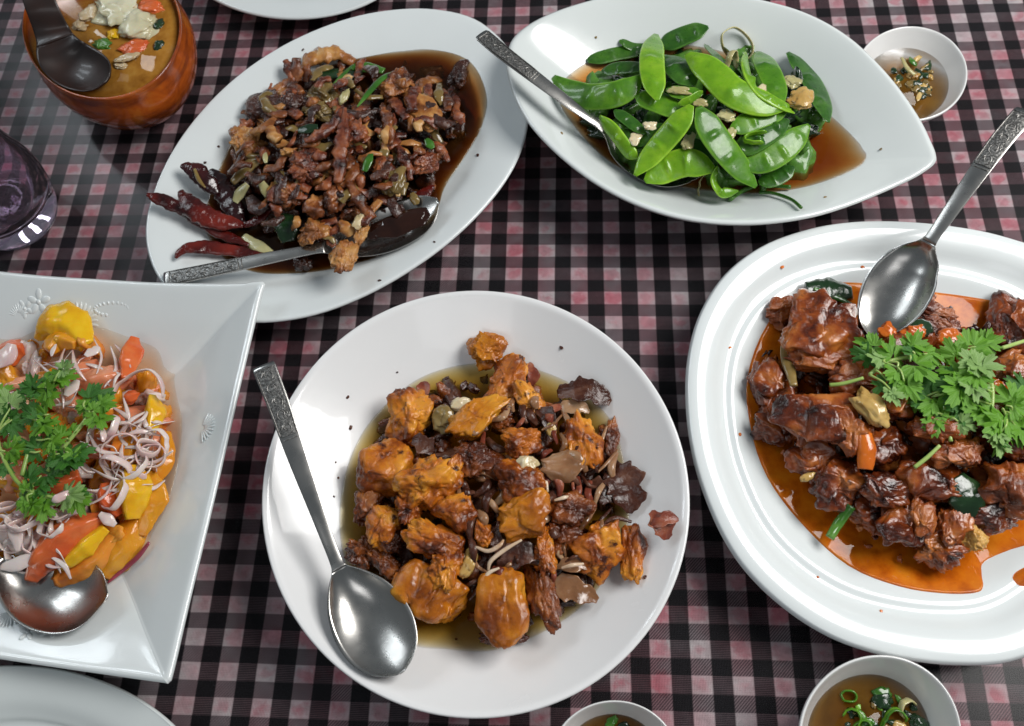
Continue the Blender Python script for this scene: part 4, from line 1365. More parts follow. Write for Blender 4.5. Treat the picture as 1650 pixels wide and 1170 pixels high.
pod([(955, 175), (985, 230), (1030, 335)], 82, 'pod', 'green pod right of the opened pod', .005)
pod([(912, 178), (912, 240), (950, 310), (1010, 345), (1065, 372)], 58, 'pod_light', 'opened curved pod with bright rim at the back right', .007, (.75, .2, .7), 7, .35)
pod([(725, 185), (790, 230), (860, 300), (950, 340), (1038, 352)], 112, 'pod_light', 'biggest bright pod lying across the middle of the dish', .008, (.0, -.25, 1), 5, .16)
pod([(870, 430), (950, 395), (1040, 365)], 80, 'pod', 'green pod just below the big bright pod', .004, (0, -.3, 1))
pod([(890, 500), (960, 455), (1042, 405)], 92, 'pod_dark', 'dark hollow pod in the middle right of the dish', .003, (0, -.2, 1), 6, .3)
pod([(910, 550), (980, 530), (1050, 485), (1112, 425)], 95, 'pod', 'green pod with knobbly end at the right', .006, (.1, -.35, 1), 8)
pod([(965, 605), (1010, 590), (1062, 560)], 70, 'pod_dark', 'short dark pod at the near right beside the sauce', .001)
pod([(480, 370), (520, 400), (570, 440)], 48, 'pod_dark', 'thin dark pod near the spoon bowl', .002)
pod([(430, 392), (475, 440), (520, 500), (545, 520)], 52, 'pod_light', 'slim yellow-green pod edge beside the spoon', .005, (-.8, -.2, .7), 6, .4)
pod([(660, 520), (700, 470), (730, 430)], 70, 'pod_dark', 'dark pod under the leaning pod', .0)
pod([(722, 362), (680, 420), (620, 490), (552, 572)], 92, 'pod_light', 'bright leaning pod with pointed lower end above the spoon', .009, (-.25, -.2, 1), 7)
pod([(790, 560), (720, 540), (650, 560), (590, 595)], 104, 'pod_light', 'bright pod lying in the spoon at the near edge', .006, (0, -.45, 1), 7)
pod([(762, 370), (800, 440), (860, 520), (935, 608)], 108, 'pod', 'wide pod slanting down to the near edge in the centre', .010, (.15, -.2, 1), 7)
pod([(815, 560), (805, 600), (830, 640), (880, 635)], 40, 'pod_light', 'small curled light pod at the near edge', .006, (.7, -.3, .6), 4, .4)
pod([(560, 480), (600, 440), (650, 420)], 50, 'pod_dark', 'dark pod piece between the leaning pod and the slim pod', .0)
pod([(740, 470), (770, 520), (810, 560)], 70, 'pod_dark', 'dark pod below the wide slanting pod', .001)
for pts, wd, m, lab in (([(860, 662), (900, 635), (945, 618)], 16, 'scallion', 'green stem stub at the near edge of the peas'),
                        ([(900, 632), (960, 615), (1060, 622)], 14, 'pod_dark', 'dark green stem along the near edge of the peas'),
                        ([(955, 640), (1000, 642), (1060, 662), (1095, 690)], 11, 'pod_dark', 'thin dark stem curving onto the near wall of the dish')):
    P = [on(peas, *QX(*p), .003) for p in pts]
    r = wd * .5 * mpp(P[0]) / 2.06
    tube('pea_tendril', P, [r] * len(P), M[m], lab, 'stem', n=20, seg=8, rough=.1)
for cx, cy, w_, h_, a, m, lab, dz in ((545, 462, 50, 60, 30, 'garlic', 'pale garlic piece beside the slim pod', .006),
                                      (590, 418, 60, 40, -10, 'garlic', 'pale garlic sliver above the leaning pod', .006),
                                      (1095, 330, 85, 100, 20, 'garlic_brown', 'large frayed garlic piece at the right of the peas', .009),
                                      (1065, 270, 75, 60, 30, 'leek', 'translucent onion piece above the frayed garlic', .008),
                                      (720, 470, 50, 90, 20, 'leek', 'pale onion sliver behind the leaning pod', .004),
                                      (845, 385, 70, 60, 20, 'leek', 'pale onion piece under the big bright pod', .004),
                                      (865, 440, 40, 70, 20, 'leek', 'small pale onion piece beside the wide slanting pod', .006),
                                      (760, 345, 60, 40, 0, 'leek', 'thin onion sliver below the big bright pod', .005),
                                      (690, 300, 80, 30, 10, 'leek', 'pale strip under the upright pod', .006),
                                      (960, 300, 40, 60, 40, 'garlic', 'white bit inside the opened pod', .008)):
    x, y = QX(cx, cy)
    lump('garlic_piece', qp.at(x, y, dz - .001), w_ / 2.06 * (.8 if w_ < 80 else 1), h_ / 2.06 * (.8 if w_ < 80 else 1), -a, M[m], lab, 'garlic', None, thick=.36, rough=.22, sub=4, facets=7)
ring_piece('onion_ring', qp.at(*QX(880, 150), .003), .0105, .0006, M['leek'], 'translucent onion ring at the far side of the peas', 'onion ring', tilt=35, tdir=20, seed=3)
ring_piece('onion_ring', qp.at(*QX(865, 215), .005), .007, .0006, M['leek'], 'small pale onion curl left of the opened pod', 'onion ring', tilt=65, tdir=60, seed=4, arc=260)
ring_piece('onion_ring', on(peas, *QX(790, 628), .004), .0082, .0006, M['leek'], 'pale onion curl at the near edge beside the spoon tip', 'onion ring', tilt=20, tdir=20, seed=5, arc=250, start=60)
ring_piece('onion_ring', qp.at(*QX(960, 460), .008), .0085, .0008, M['pod_light'], 'thin green curl on the dark hollow pod', 'onion ring', tilt=10, seed=8, arc=220, start=60, squash=.5)
filler('wilted_pea_scraps', Pile(1110, 195, 210, 110, .020, .015, 2.4, -6), [(930, 110), (1000, 75), (1100, 70), (1230, 95), (1330, 170), (1300, 260), (1230, 300), (1100, 290), (1010, 260), (940, 190)],
       130, [M['pod_dark'], M['green_dark'], M['pod_dark']], 'mass of dark wilted pea scraps under the pods', 13, (.006, .012), -.005)

# ================================================================== oval plate: stir-fry with chilies
op = Pile(560, 262, 205, 170, .017, .017, 2.2, 18, oval, .003)
OX = lambda cx, cy: (220 + cx / 2.2076, cy / 2.2076)
OG = 'pieces of the stir-fry on the oval plate'


def strip(pts, wd, m, label, dz=0.0, flat=.6, rough=.6, name='meat_strip', cat='meat strip', group=OG, taper=.55, pile=None, conv=None, sc=2.2076, n=30, seg=12, rf=230, up=None, cup=0.0, tri=0.0):
    pile = pile or op
    conv = conv or OX
    P = [pile.at(*conv(*p[:2]), dz + (p[2] if len(p) > 2 else 0)) for p in pts]
    r = wd * .5 * mpp(P[0]) / sc
    rad = [r * taper * .5] + [r] * (len(P) - 2) + [r * taper] if len(P) > 2 else [r * taper, r * taper]
    if len(P) == 3: rad = [r * taper, r, r * taper]
    return tube(name, P, rad, M[m], label, cat, group, flat=flat, rough=rough, seed=int(pts[0][0] + pts[0][1]), n=n, seg=seg, rfreq=rf, up=up, cup=cup, tri=tri)


strip([(585, 245), (630, 208), (700, 192), (775, 222)], 62, 'meat_pale', 'curved golden chicken strip at the far edge of the stir-fry', .004, .6)
strip([(528, 215), (545, 250), (560, 300)], 40, 'meat_red', 'spiky red-brown tip sticking up at the far left of the stir-fry', .006)
strip([(480, 330), (540, 300), (590, 330)], 50, 'meat', 'glossy brown strip above the black mushroom cap', .008)
for cx, cy, w_, h_, a, m, lab, dz, kw in (
        (460, 385, 150, 150, 0, 'meat_dark', 'round black glossy mushroom cap on the left of the stir-fry', .004, dict(rough=.15, facets=1)),
        (560, 360, 120, 120, 0, 'meat_dark', 'dark wrinkled lump right of the black mushroom cap', .004, dict(rough=.35)),
        (390, 510, 130, 110, 10, 'meat_pale', 'tan piece at the left edge of the stir-fry above the leek', .003, dict(rough=.3)),
        (390, 450, 60, 60, 0, 'meat_red', 'small curled red-brown knob at the left edge of the stir-fry', .006, dict(rough=.4)),
        (1022, 395, 110, 170, -28, 'meat_pale', 'pale golden chicken slice on the right of the stir-fry', .008, dict(rough=.22, thick=.5)),
        (920, 310, 120, 110, -20, 'meat', 'brown chunk left of the pale golden slice', .006, dict(rough=.35)),
        (1050, 262, 115, 60, 12, 'meat_dark', 'dark chunk sunk in the soy sauce at the far right', -.004, dict(rough=.25)),
        (1160, 260, 90, 130, 20, 'meat_dark', 'dark shred half under the soy sauce near the far right rim', -.004, dict(rough=.35)),
        (1130, 330, 80, 100, 20, 'meat_dark', 'dark chunk under the soy sauce below the right rim', -.006, dict(rough=.35)),
        (660, 330, 110, 90, 20, 'leek_brown', 'soft tan onion piece in the far middle of the stir-fry', .006, dict(rough=.35)),
        (640, 395, 110, 60, 15, 'leek_brown', 'tan onion strip right of the mushroom cap', .006, dict(rough=.35)),
        (740, 345, 35, 70, 10, 'leek', 'small pale green leek bit at the far middle', .010, dict(rough=.2)),
        (600, 590, 115, 115, 0, 'meat_red', 'knobbly red-brown lump left of the middle of the stir-fry', .010, dict(rough=.35, crumb=.3)),
        (548, 692, 110, 85, -15, 'meat', 'bright glazed lump below the knobbly lump', .009, dict(rough=.35, crumb=.2)),
        (540, 540, 60, 40, -5, 'meat_pale', 'small orange bit above the knobbly lump', .010, dict(rough=.4)),
        (632, 735, 80, 100, 0, 'meat', 'golden-brown knob above the spoon', .009, dict(rough=.3)),
        (628, 825, 110, 95, -15, 'meat_pale', 'golden chicken piece lying in the spoon', .010, dict(rough=.3, crumb=.2)),
        (742, 915, 100, 130, 10, 'meat_pale', 'crumbly golden piece hanging over the near edge of the spoon', .016, dict(rough=.28, crumb=.12)),
        (700, 705, 90, 100, 0, 'meat', 'brown knob right of the golden-brown knob', .007, dict(rough=.4)),
        (1025, 580, 110, 75, -20, 'meat_red', 'red-brown chunk at the right edge of the stir-fry', .006, dict(rough=.35)),
        (800, 830, 50, 90, 15, 'meat_pale', 'frayed golden bit above the hanging crumbly piece', .012, dict(rough=.4)),
        (915, 650, 80, 120, 15, 'leek_brown', 'tan glazed piece at the lower right of the stir-fry', .008, dict(rough=.25)),
        (785, 470, 80, 90, 0, 'meat_red', 'red glazed knot right of the crossed strips', .012, dict(rough=.45)),
        (745, 590, 80, 110, 0, 'meat', 'brown frayed lump behind the long crossed strip', .007, dict(rough=.45)),
        (880, 600, 70, 110, 0, 'meat_red', 'frayed red-brown piece at the lower right middle', .008, dict(rough=.4)),
        (1080, 545, 60, 60, 0, 'meat', 'small brown bit at the right edge of the stir-fry', .005, dict(rough=.4)),
        (590, 940, 70, 60, 0, 'meat_dark', 'dark scrap under the near side of the spoon handle', .001, dict(rough=.4))):
    x, y = OX(cx, cy)
    kw.setdefault('sub', 5 if w_ > 90 else 4)
    lump('meat_piece', op.at(x, y, dz), w_ / 2.2076 * .92, h_ / 2.2076 * .92, -a, M[m], lab, 'meat piece', OG, **kw)
strip([(735, 378), (700, 440), (650, 480), (598, 502)], 44, 'meat_red', 'red-brown strip crossing to the left in the middle of the stir-fry', .015)
strip([(742, 385), (735, 470), (722, 560), (718, 650)], 48, 'meat_red', 'long red-brown strip running down the middle of the stir-fry', .016)
strip([(875, 385), (895, 440), (905, 515)], 42, 'meat', 'glossy brown strip right of the red glazed knot', .012)
strip([(755, 650), (790, 710), (840, 780)], 46, 'meat', 'glossy brown strip pointing at the white garlic', .012)
strip([(930, 520), (960, 580), (975, 640)], 44, 'meat_red', 'red-brown strip at the right of the stir-fry', .009)
strip([(910, 590), (925, 640), (930, 700)], 34, 'meat_pale', 'tan strip at the lower right of the stir-fry', .009)
strip([(680, 440), (640, 500), (590, 520)], 30, 'meat', 'thin brown strip left of the crossed strips', .011)
strip([(850, 460), (900, 480), (960, 480)], 34, 'meat_red', 'flat brown strip below the pale golden slice', .008)
lump('garlic_piece', op.at(*OX(790, 785), .013), 32 / 2.2, 66 / 2.2, -12, M['garlic'], 'white garlic clove above the spoon in the stir-fry', 'garlic', rough=.1, thick=.8, sub=4, facets=1)
for pts, wd, m, lab, dz in (([(765, 240), (810, 238), (880, 252)], 48, 'scallion', 'wide green scallion leaf at the far side of the stir-fry', .006),
                            ([(785, 380), (830, 325), (880, 275), (955, 245)], 24, 'scallion', 'long green stalk rising at the far side of the stir-fry', .012),
                            ([(700, 300), (740, 260), (770, 230)], 16, 'scallion', 'thin green stalk at the far left of the scallion leaf', .009),
                            ([(810, 610), (822, 580), (835, 545)], 34, 'scallion', 'green scallion bit in the lower middle of the stir-fry', .013),
                            ([(1030, 495), (1042, 512), (1055, 528)], 32, 'scallion', 'green scallion bit at the right of the stir-fry', .010),
                            ([(575, 465), (610, 458), (645, 450)], 44, 'green_dark', 'dark bluish green leaf right of the mushroom cap', .010),
                            ([(490, 780), (530, 800), (540, 860)], 90, 'green_dark', 'dark wilted leaf below the glazed lump', .004),
                            ([(640, 270), (720, 262), (800, 268)], 50, 'green_dark', 'dark wilted leaf under the scallion leaf', .003),
                            ([(455, 535), (458, 560), (460, 580)], 20, 'leek', 'tiny green leek bit at the left of the stir-fry', .006)):
    strip(pts, wd, m, lab, dz, .28, .12, 'greens', 'greens', None)
for pts, wd, m, lab, dz in (([(450, 560), (400, 590), (340, 650)], 55, 'leek_brown', 'soy-stained leek strip at the left of the stir-fry', .002),
                            ([(395, 655), (370, 685), (350, 720)], 46, 'leek', 'pale leek strip beside the dark chili', .003),
                            ([(440, 640), (455, 670), (465, 700)], 34, 'leek', 'pale leek bit left of the glazed lump', .007),
                            ([(515, 610), (510, 645), (505, 680)], 40, 'leek_brown', 'tan leek bit beside the glazed lump', .008),
                            ([(380, 840), (430, 875), (480, 900)], 48, 'leek', 'pale leek strip under the spoon handle', .000),
                            ([(400, 700), (430, 740), (470, 730)], 60, 'meat_dark', 'dark leek end above the right red chili', .002)):
    strip(pts, wd, m, lab, dz, .35, .12, 'leek_strip', 'leek', None)
for pts, wd, m, lab in (([(36, 690, .012), (90, 712, .011), (180, 755, .009), (290, 825, .007), (400, 872, .007)], 60, 'chili', 'longest dried red chili reaching over the left rim of the oval plate'),
                        ([(262, 605, .008), (300, 660, .009), (340, 730, .009), (380, 800, .008)], 84, 'chili_dark', 'broad blackened chili at the left of the stir-fry'),
                        ([(158, 590, .010), (205, 605, .013), (250, 650, .014), (290, 690, .012)], 72, 'chili_dark', 'curled dark chili end with green streak at the left'),
                        ([(155, 680, .010), (195, 735, .013), (270, 780, .013), (380, 800, .011)], 86, 'chili', 'plump dark red chili above the longest chili'),
                        ([(138, 918, .004), (175, 885, .006), (260, 880, .007), (370, 897, .007), (480, 915, .006)], 56, 'chili', 'curved dried chili with thin stalk below the longest chili'),
                        ([(380, 805, .009), (440, 775, .011), (505, 705, .013)], 38, 'chili', 'slim bright red chili pointing to the glazed lump'),
                        ([(860, 800, .006), (950, 755, .008), (1010, 700, .010), (1055, 660, .009)], 60, 'chili', 'red chili over the spoon bowl at the near right of the stir-fry')):
    P = [on(oval, *OX(*p[:2]), p[2]) for p in pts]
    r = wd * .5 * mpp(P[0]) / 2.2 * .9
    k = len(P)
    tube('dried_chili', cr(P, 7), [r * .25, r * .7, r * .95, r, r * .95, r * .75, r * .3] if wd > 40 else [r * .4, r * .8, r, r, r * .9, r * .7, r * .3], M[m], lab, 'chili', 'dried chilies on the oval plate',
         flat=.5, rough=.30, n=60, seg=18, rfreq=190, seed=int(pts[0][0]))
tube('green_streak', [on(oval, *OX(*p), .0185) for p in ((205, 600), (222, 640), (245, 668))], [.0010, .0014, .0006], M['leek_brown'], 'pale green leaf streak on the curled dark chili end', 'greens', n=14, seg=6, flat=.4)

P_ = px(640, 362, .0310)
lump('sauce', P_, 112, 40, 22, M['soy_film'], 'black soy sauce filling the spoon on the oval plate', 'sauce', None, thick=.22, rough=.05, facets=0, sub=4, box=2.0)
rnd = random.Random(21)
OPOLY = [(385, 225), (410, 165), (470, 110), (540, 100), (620, 110), (690, 120), (735, 150), (745, 205), (715, 262), (690, 305), (640, 345), (585, 385), (520, 395), (450, 375), (405, 330), (380, 280)]


def inpoly(x, y, poly):
    r, j = False, len(poly) - 1
    for i in range(len(poly)):
        (xi, yi), (xj, yj) = poly[i], poly[j]
        if (yi > y) != (yj > y) and x < (xj - xi) * (y - yi) / (yj - yi) + xi: r = not r
        j = i
    return r


kinds = [('meat', 'small brown shred of glazed meat among the stir-fry'), ('meat_red', 'small red-brown shred of glazed meat among the stir-fry'), ('meat_pale', 'small tan shred of fried chicken among the stir-fry'),
         ('meat_dark', 'small blackish shred of soy-soaked meat among the stir-fry'), ('leek_brown', 'small soy-stained onion shred among the stir-fry')]
NEAR = [((430, 175), 'the black mushroom cap'), ((535, 100), 'the curved far chicken strip'), ((470, 120), 'the spiky red-brown tip'), ((400, 230), 'the tan left piece'), ((683, 180), 'the pale golden slice'), ((637, 140), 'the far brown chunk'),
        ((520, 150), 'the soft tan onion'), ((605, 110), 'the wide scallion leaf'), ((492, 267), 'the knobbly red-brown lump'), ((468, 313), 'the bright glazed lump'), ((505, 350), 'the golden-brown knob'), ((555, 200), 'the crossed strips'),
        ((546, 290), 'the end of the long middle strip'), ((625, 205), 'the strip right of the glazed knot'), ((578, 355), 'the white garlic clove'), ((684, 262), 'the right-hand red-brown chunk'), ((635, 295), 'the tan glazed lower right piece'),
        ((592, 262), 'the lower scallion bit'), ((692, 232), 'the right scallion bit'), ((425, 290), 'the pale leek bits'), ((460, 365), 'the dark wilted leaf'), ((640, 335), 'the near right red chili'), ((720, 160), 'the soy sauce pool'), ((496, 208), 'the dark bluish green leaf')]
cnt = 0
while cnt < 170:
    x, y = rnd.uniform(380, 750), rnd.uniform(95, 400)
    if not inpoly(x, y, OPOLY): continue
    cnt += 1
    mk, lb = kinds[rnd.choices(range(5), (5, 5, 3, 2, 2.2))[0]]
    lb = lb.replace('among the stir-fry', 'beside ' + min(NEAR, key=lambda q: (q[0][0] - x) ** 2 + (q[0][1] - y) ** 2)[1])
    a = rnd.uniform(0, math.pi)
    L = rnd.uniform(18, 46)
    bw = rnd.uniform(-.22, .22) * L
    pts = [(x - math.cos(a) * L / 2, y - math.sin(a) * L / 2), (x - math.sin(a) * bw, y + math.cos(a) * bw, rnd.uniform(0, .003)), (x + math.cos(a) * L / 2, y + math.sin(a) * L / 2, rnd.uniform(-.002, .002))]
    strip(pts, rnd.uniform(9, 20), mk, lb, rnd.uniform(.002, .013), rnd.uniform(.3, .6), .6, 'meat_shred', 'meat shred', 'small shreds of the stir-fry', conv=lambda a_, b_: (a_, b_), sc=1.0, n=22, seg=12, rf=150, taper=rnd.uniform(.4, .9))
filler('dark_stir_fry_scraps', Pile(560, 262, 195, 160, .013, .015, 2.2, 18), OPOLY, 260, [M['meat_dark'], M['meat'], M['meat_dark']], 'mass of tiny dark scraps between the stir-fry shreds', 17, (.003, .007), -.004)

# ================================================================== right platter: braised meat
rp = Pile(1500, 690, 290, 215, .018, .026, 2.4, -8, rib, .004)
RX = lambda cx, cy: (1090 + cx / 1.5607, 340 + cy / 1.5607)
RG = 'pieces of meat on the right platter'
for cx, cy, w_, h_, a, m, lab, dz, kw in (
        (365, 310, 200, 190, 10, 'rib', 'big glossy meat chunk at the far left of the platter, left of the spoon', .010, dict(rough=.3, seed=301)),
        (350, 375, 150, 70, 10, 'rib_orange', 'flap of meat along the near side of the big far chunk', .010, dict(rough=.3)),
        (345, 520, 200, 165, 10, 'rib', 'large rounded meat chunk at the left of the platter', .010, dict(rough=.25, seed=305)),
        (430, 555, 110, 110, 30, 'rib_orange', 'orange-brown knob right of the large rounded chunk', .010, dict(rough=.4)),
        (235, 455, 110, 160, 0, 'rib', 'dark meat piece at the left shore of the orange oil', .004, dict(rough=.4)),
        (250, 540, 130, 100, 20, 'rib', 'dark meat piece below the left shore piece', .003, dict(rough=.4)),
        (270, 250, 90, 70, -30, 'rib_orange', 'small orange-brown scrap at the far left shore', .003, dict(rough=.4)),
        (350, 630, 150, 110, 20, 'rib', 'dark meat under the large rounded chunk', .002, dict(rough=.4)),
        (420, 690, 140, 120, 30, 'rib', 'dark meat above the green scallion stick', .003, dict(rough=.4)),
        (480, 760, 120, 90, 30, 'rib', 'brown meat right of the green scallion stick', .001, dict(rough=.35)),
        (515, 695, 140, 90, 10, 'rib', 'crumbly dark meat below the carrot stick', .009, dict(rough=.35, crumb=.35)),
        (575, 785, 150, 150, 0, 'rib', 'round meat chunk with pale face at the near side', .007, dict(rough=.28, seed=321)),
        (610, 770, 70, 100, 10, 'rib_orange', 'pale glazed face of meat beside the round near chunk', .013, dict(rough=.3)),
        (655, 850, 120, 90, 20, 'rib', 'crumbly charred meat tip nearest the bottom of the platter', .006, dict(rough=.35, crumb=.6)),
        (690, 790, 90, 120, 30, 'rib', 'crumbly meat between the near chunk and the yellow floret', .006, dict(rough=.35, crumb=.4)),
        (742, 820, 70, 75, 0, 'crumb', 'pale yellow floret at the near side of the meat', .008, dict(rough=.35, crumb=.5)),
        (640, 690, 160, 130, 0, 'rib', 'dark meat in the near middle of the platter', .001, dict(rough=.4)),
        (820, 690, 150, 150, 10, 'rib_orange', 'brown meat at the right edge below the cilantro', .006, dict(rough=.3, groove=.15)),
        (800, 770, 150, 70, -10, 'rib', 'fringe of meat at the right edge of the oil', .004, dict(rough=.4, crumb=.3)),
        (850, 285, 120, 170, 10, 'rib', 'round dark meatball-like piece at the far right', .008, dict(rough=.2, crumb=.25)),
        (865, 410, 110, 100, 0, 'rib', 'dark meat at the right edge behind the cilantro', .006, dict(rough=.35)),
        (640, 550, 130, 90, 20, 'rib_orange', 'orange-brown curl of meat under the cilantro', .010, dict(rough=.35)),
        (700, 605, 120, 80, -10, 'rib_orange', 'glossy orange meat below the cilantro stem', .010, dict(rough=.35)),
        (740, 600, 50, 80, 10, 'rib_orange', 'ragged orange meat tip below the cilantro', .011, dict(rough=.45)),
        (450, 410, 120, 100, 0, 'rib_orange', 'orange-brown meat at the left of the cilantro', .004, dict(rough=.35)),
        (520, 590, 110, 90, 0, 'rib', 'dark meat right of the carrot stick', .002, dict(rough=.4)),
        (650, 255, 120, 50, 25, 'meat_red', 'glossy red-brown scrap right of the spoon bowl', .004, dict(rough=.45)),
        (660, 290, 90, 60, 10, 'meat_red', 'small red-brown meat scrap between spoon and orange oil', .003, dict(rough=.45)),
        (560, 370, 160, 120, 0, 'rib', 'dark meat under the far side of the cilantro', .004, dict(rough=.4)),
        (740, 480, 180, 140, 0, 'rib', 'dark meat under the middle of the cilantro', .006, dict(rough=.4)),
        (850, 560, 150, 130, 0, 'rib', 'dark meat under the right side of the cilantro', .004, dict(rough=.4)),
        (560, 480, 140, 110, 0, 'rib', 'dark meat between the garlic clove and the cilantro', .003, dict(rough=.4))):
    x, y = RX(cx, cy)
    kw.setdefault('sub', 5)
    kw['rough'] *= .66
    kw['warp'] = .42
    if 'crumb' in kw: kw['crumb'] *= .6
    lump('meat_chunk', rp.at(x, y, dz - .002), w_ / 1.5607 * .89, h_ / 1.5607 * .89, -a, M[m], lab, 'meat chunk', RG, **kw)
for cx, cy, w_, h_, a, m, lab, dz in ((490, 495, 62, 105, -35, 'garlic_brown', 'yellow braised garlic clove left of the cilantro', .014),
                                      (590, 305, 60, 40, -10, 'carrot', 'orange carrot bit just below the spoon tip', .008),
                                      (530, 300, 45, 40, 0, 'carrot', 'small red-orange carrot bit beside the spoon tip', .008),
                                      (690, 322, 70, 50, -15, 'carrot', 'ragged orange carrot bit above the cilantro', .009),
                                      (330, 670, 45, 20, -20, 'garlic_brown', 'small pale bit in the dark meat at the left', .009)):
    lump('vegetable_piece', rp.at(*RX(cx, cy), dz), w_ / 1.56, h_ / 1.56, -a, M[m], lab, 'vegetable', None, thick=.6, rough=.25, sub=4)
strip([(472, 560), (478, 600), (475, 650)], 48, 'carrot', 'red-orange carrot stick in the middle left of the meat', .012, .6, .08, 'carrot_stick', 'carrot', None, pile=rp, conv=RX, sc=1.5607, taper=.8)
strip([(288, 290), (278, 360), (295, 440)], 34, 'leek_brown', 'pale leek strip between the two big left chunks', .010, .4, .1, 'leek_strip', 'leek', None, pile=rp, conv=RX, sc=1.5607)
strip([(440, 742), (410, 782), (385, 822)], 26, 'scallion', 'green scallion stick lying at the near left of the meat', .007, .8, .05, 'scallion_stick', 'scallion', None, pile=rp, conv=RX, sc=1.5607, taper=.9)
strip([(325, 195), (380, 200), (440, 205)], 70, 'green_dark', 'dark glossy leaf at the far side of the platter', .003, .35, .2, 'greens', 'greens', None, pile=rp, conv=RX, sc=1.5607)
strip([(345, 195), (390, 212), (440, 235)], 18, 'scallion', 'green stalk on the dark far leaf', .006, .5, .05, 'greens', 'greens', None, pile=rp, conv=RX, sc=1.5607)
strip([(700, 670), (730, 720), (735, 770)], 100, 'green_dark', 'dark green leaf in the near right of the meat', .005, .25, .15, 'greens', 'greens', None, pile=rp, conv=RX, sc=1.5607)
strip([(560, 285), (600, 295), (640, 290)], 60, 'green_dark', 'black-green leaf below the spoon tip', .006, .35, .2, 'greens', 'greens', None, pile=rp, conv=RX, sc=1.5607)
strip([(265, 330), (300, 320), (330, 330)], 60, 'green_dark', 'dark leaf scrap beside the pale leek strip', .005, .35, .2, 'greens', 'greens', None, pile=rp, conv=RX, sc=1.5607)
filler('braised_scraps', Pile(1510, 680, 270, 190, .012, .021, 2.4, -8), [(1225, 600), (1245, 530), (1300, 480), (1420, 490), (1520, 540), (1660, 530), (1720, 650), (1690, 800), (1560, 860), (1480, 840), (1380, 780), (1280, 690)],
       300, [M['rib'], M['meat_dark'], M['rib']], 'mass of small dark scraps between the braised meat pieces', 23, (.004, .009), -.003)
rnd = random.Random(5)
for i, (x, y) in enumerate([(1265, 730), (1290, 700), (1320, 690), (1300, 760), (1345, 800), (1385, 850), (1400, 880), (1410, 865), (1250, 640), (1240, 660), (1500, 480), (1530, 500), (1370, 480), (1230, 690), (1450, 900)]):
    lump('meat_crumb', rp.at(x, y, .001), rnd.uniform(8, 18), rnd.uniform(7, 12), rnd.uniform(0, 180), M[rnd.choice(['rib', 'meat_red', 'rib_orange'])], 'small crumb of meat floating in the orange oil', 'crumb', 'meat crumbs in the orange oil', sub=3, rough=.4)

# ================================================================== salad
sp = Pile(110, 735, 190, 200, .016, .020, 2.4, 0, sal, .003)
SX = lambda cx, cy: (cx / 1.5591, 420 + cy / 1.5591)


def wedge(pts, wd, m, label, dz=0.0, flat=.5, name='tomato_wedge', cat='tomato', taper=.45, cup=.3, up=None):
    k_ = (int(pts[0][0] * 7 + pts[0][1] * 3) % 11) / 10 - .5
    up = Vector((k_ * 1.3, -.35 + .5 * abs(k_), 1)) if up is None else up
    return strip(pts, wd * 1.12, m, label, dz, min(.8, flat * 1.45), .20, name, cat, None, taper, sp, SX, 1.5591, 40, 30, 130, up, .08, .85)


wedge([(250, 260), (200, 285), (140, 290)], 95, 'tomato_pink', 'pale pink tomato slice at the far side under the cilantro', .000, .4)
wedge([(330, 280), (260, 300), (190, 310)], 80, 'tomato_pink', 'wet pink tomato wedge left of the upright red wedge', .003, .45)
wedge([(335, 195), (325, 240), (315, 300)], 58, 'tomato', 'upright red tomato wedge at the far right of the salad', .008, .7)
wedge([(60, 220), (20, 230), (-40, 260)], 70, 'tomato', 'red tomato wedge at the far left edge of the salad', .002)
wedge([(90, 195), (130, 160), (180, 165), (215, 215)], 90, 'yellow', 'bright yellow slice with amber centre at the far side of the salad', .006, .4, 'yellow_fruit_slice', 'fruit slice')
wedge([(120, 225), (150, 200), (190, 210)], 58, 'amber', 'amber core of the far yellow slice', .009, .5, 'yellow_fruit_slice', 'fruit slice')
wedge([(330, 330), (330, 345), (335, 355)], 50, 'tomato', 'small red tomato bit inside the large shallot ring', .004)
wedge([(380, 340), (385, 380), (375, 430)], 52, 'yellow', 'narrow bright yellow slice at the right of the salad', .007, .5, 'yellow_fruit_slice', 'fruit slice')
wedge([(415, 430), (405, 500), (385, 560)], 60, 'amber', 'amber slice at the right shore of the salad', .001, .4, 'yellow_fruit_slice', 'fruit slice')
wedge([(310, 370), (250, 385), (190, 400)], 46, 'tomato_orange', 'orange tomato strip under the right cilantro leaf', .006)
wedge([(300, 430), (300, 470), (290, 510)], 58, 'tomato_orange', 'orange slice among the shallot rings', .004)
wedge([(340, 420), (330, 470), (320, 510)], 44, 'amber', 'amber sliver among the shallot rings', .006, .4, 'yellow_fruit_slice', 'fruit slice')
wedge([(262, 560), (270, 600), (300, 640)], 70, 'tomato', 'red-orange tomato behind the bright yellow wedge', .003)
wedge([(330, 515), (330, 570), (330, 650)], 88, 'yellow', 'bright yellow wedge with shining ridge at the right middle of the salad', .008, .55, 'yellow_fruit_slice', 'fruit slice')
wedge([(375, 530), (380, 600), (350, 690)], 80, 'amber', 'amber slice right of the bright yellow wedge', .001, .4, 'yellow_fruit_slice', 'fruit slice')
wedge([(345, 650), (310, 720), (255, 790)], 96, 'amber', 'large amber slice at the near right shore of the salad', .001, .3, 'yellow_fruit_slice', 'fruit slice')
wedge([(270, 640), (180, 680), (110, 740), (75, 800)], 84, 'tomato', 'long orange-red tomato wedge above the spoon', .006, .5)
wedge([(265, 670), (210, 720), (150, 770)], 56, 'yellow', 'yellow strip lying along the long tomato wedge', .008, .4, 'yellow_fruit_slice', 'fruit slice')
wedge([(290, 690), (230, 760), (140, 805)], 80, 'tomato_orange', 'orange tomato slice above the right of the spoon', .003, .35)
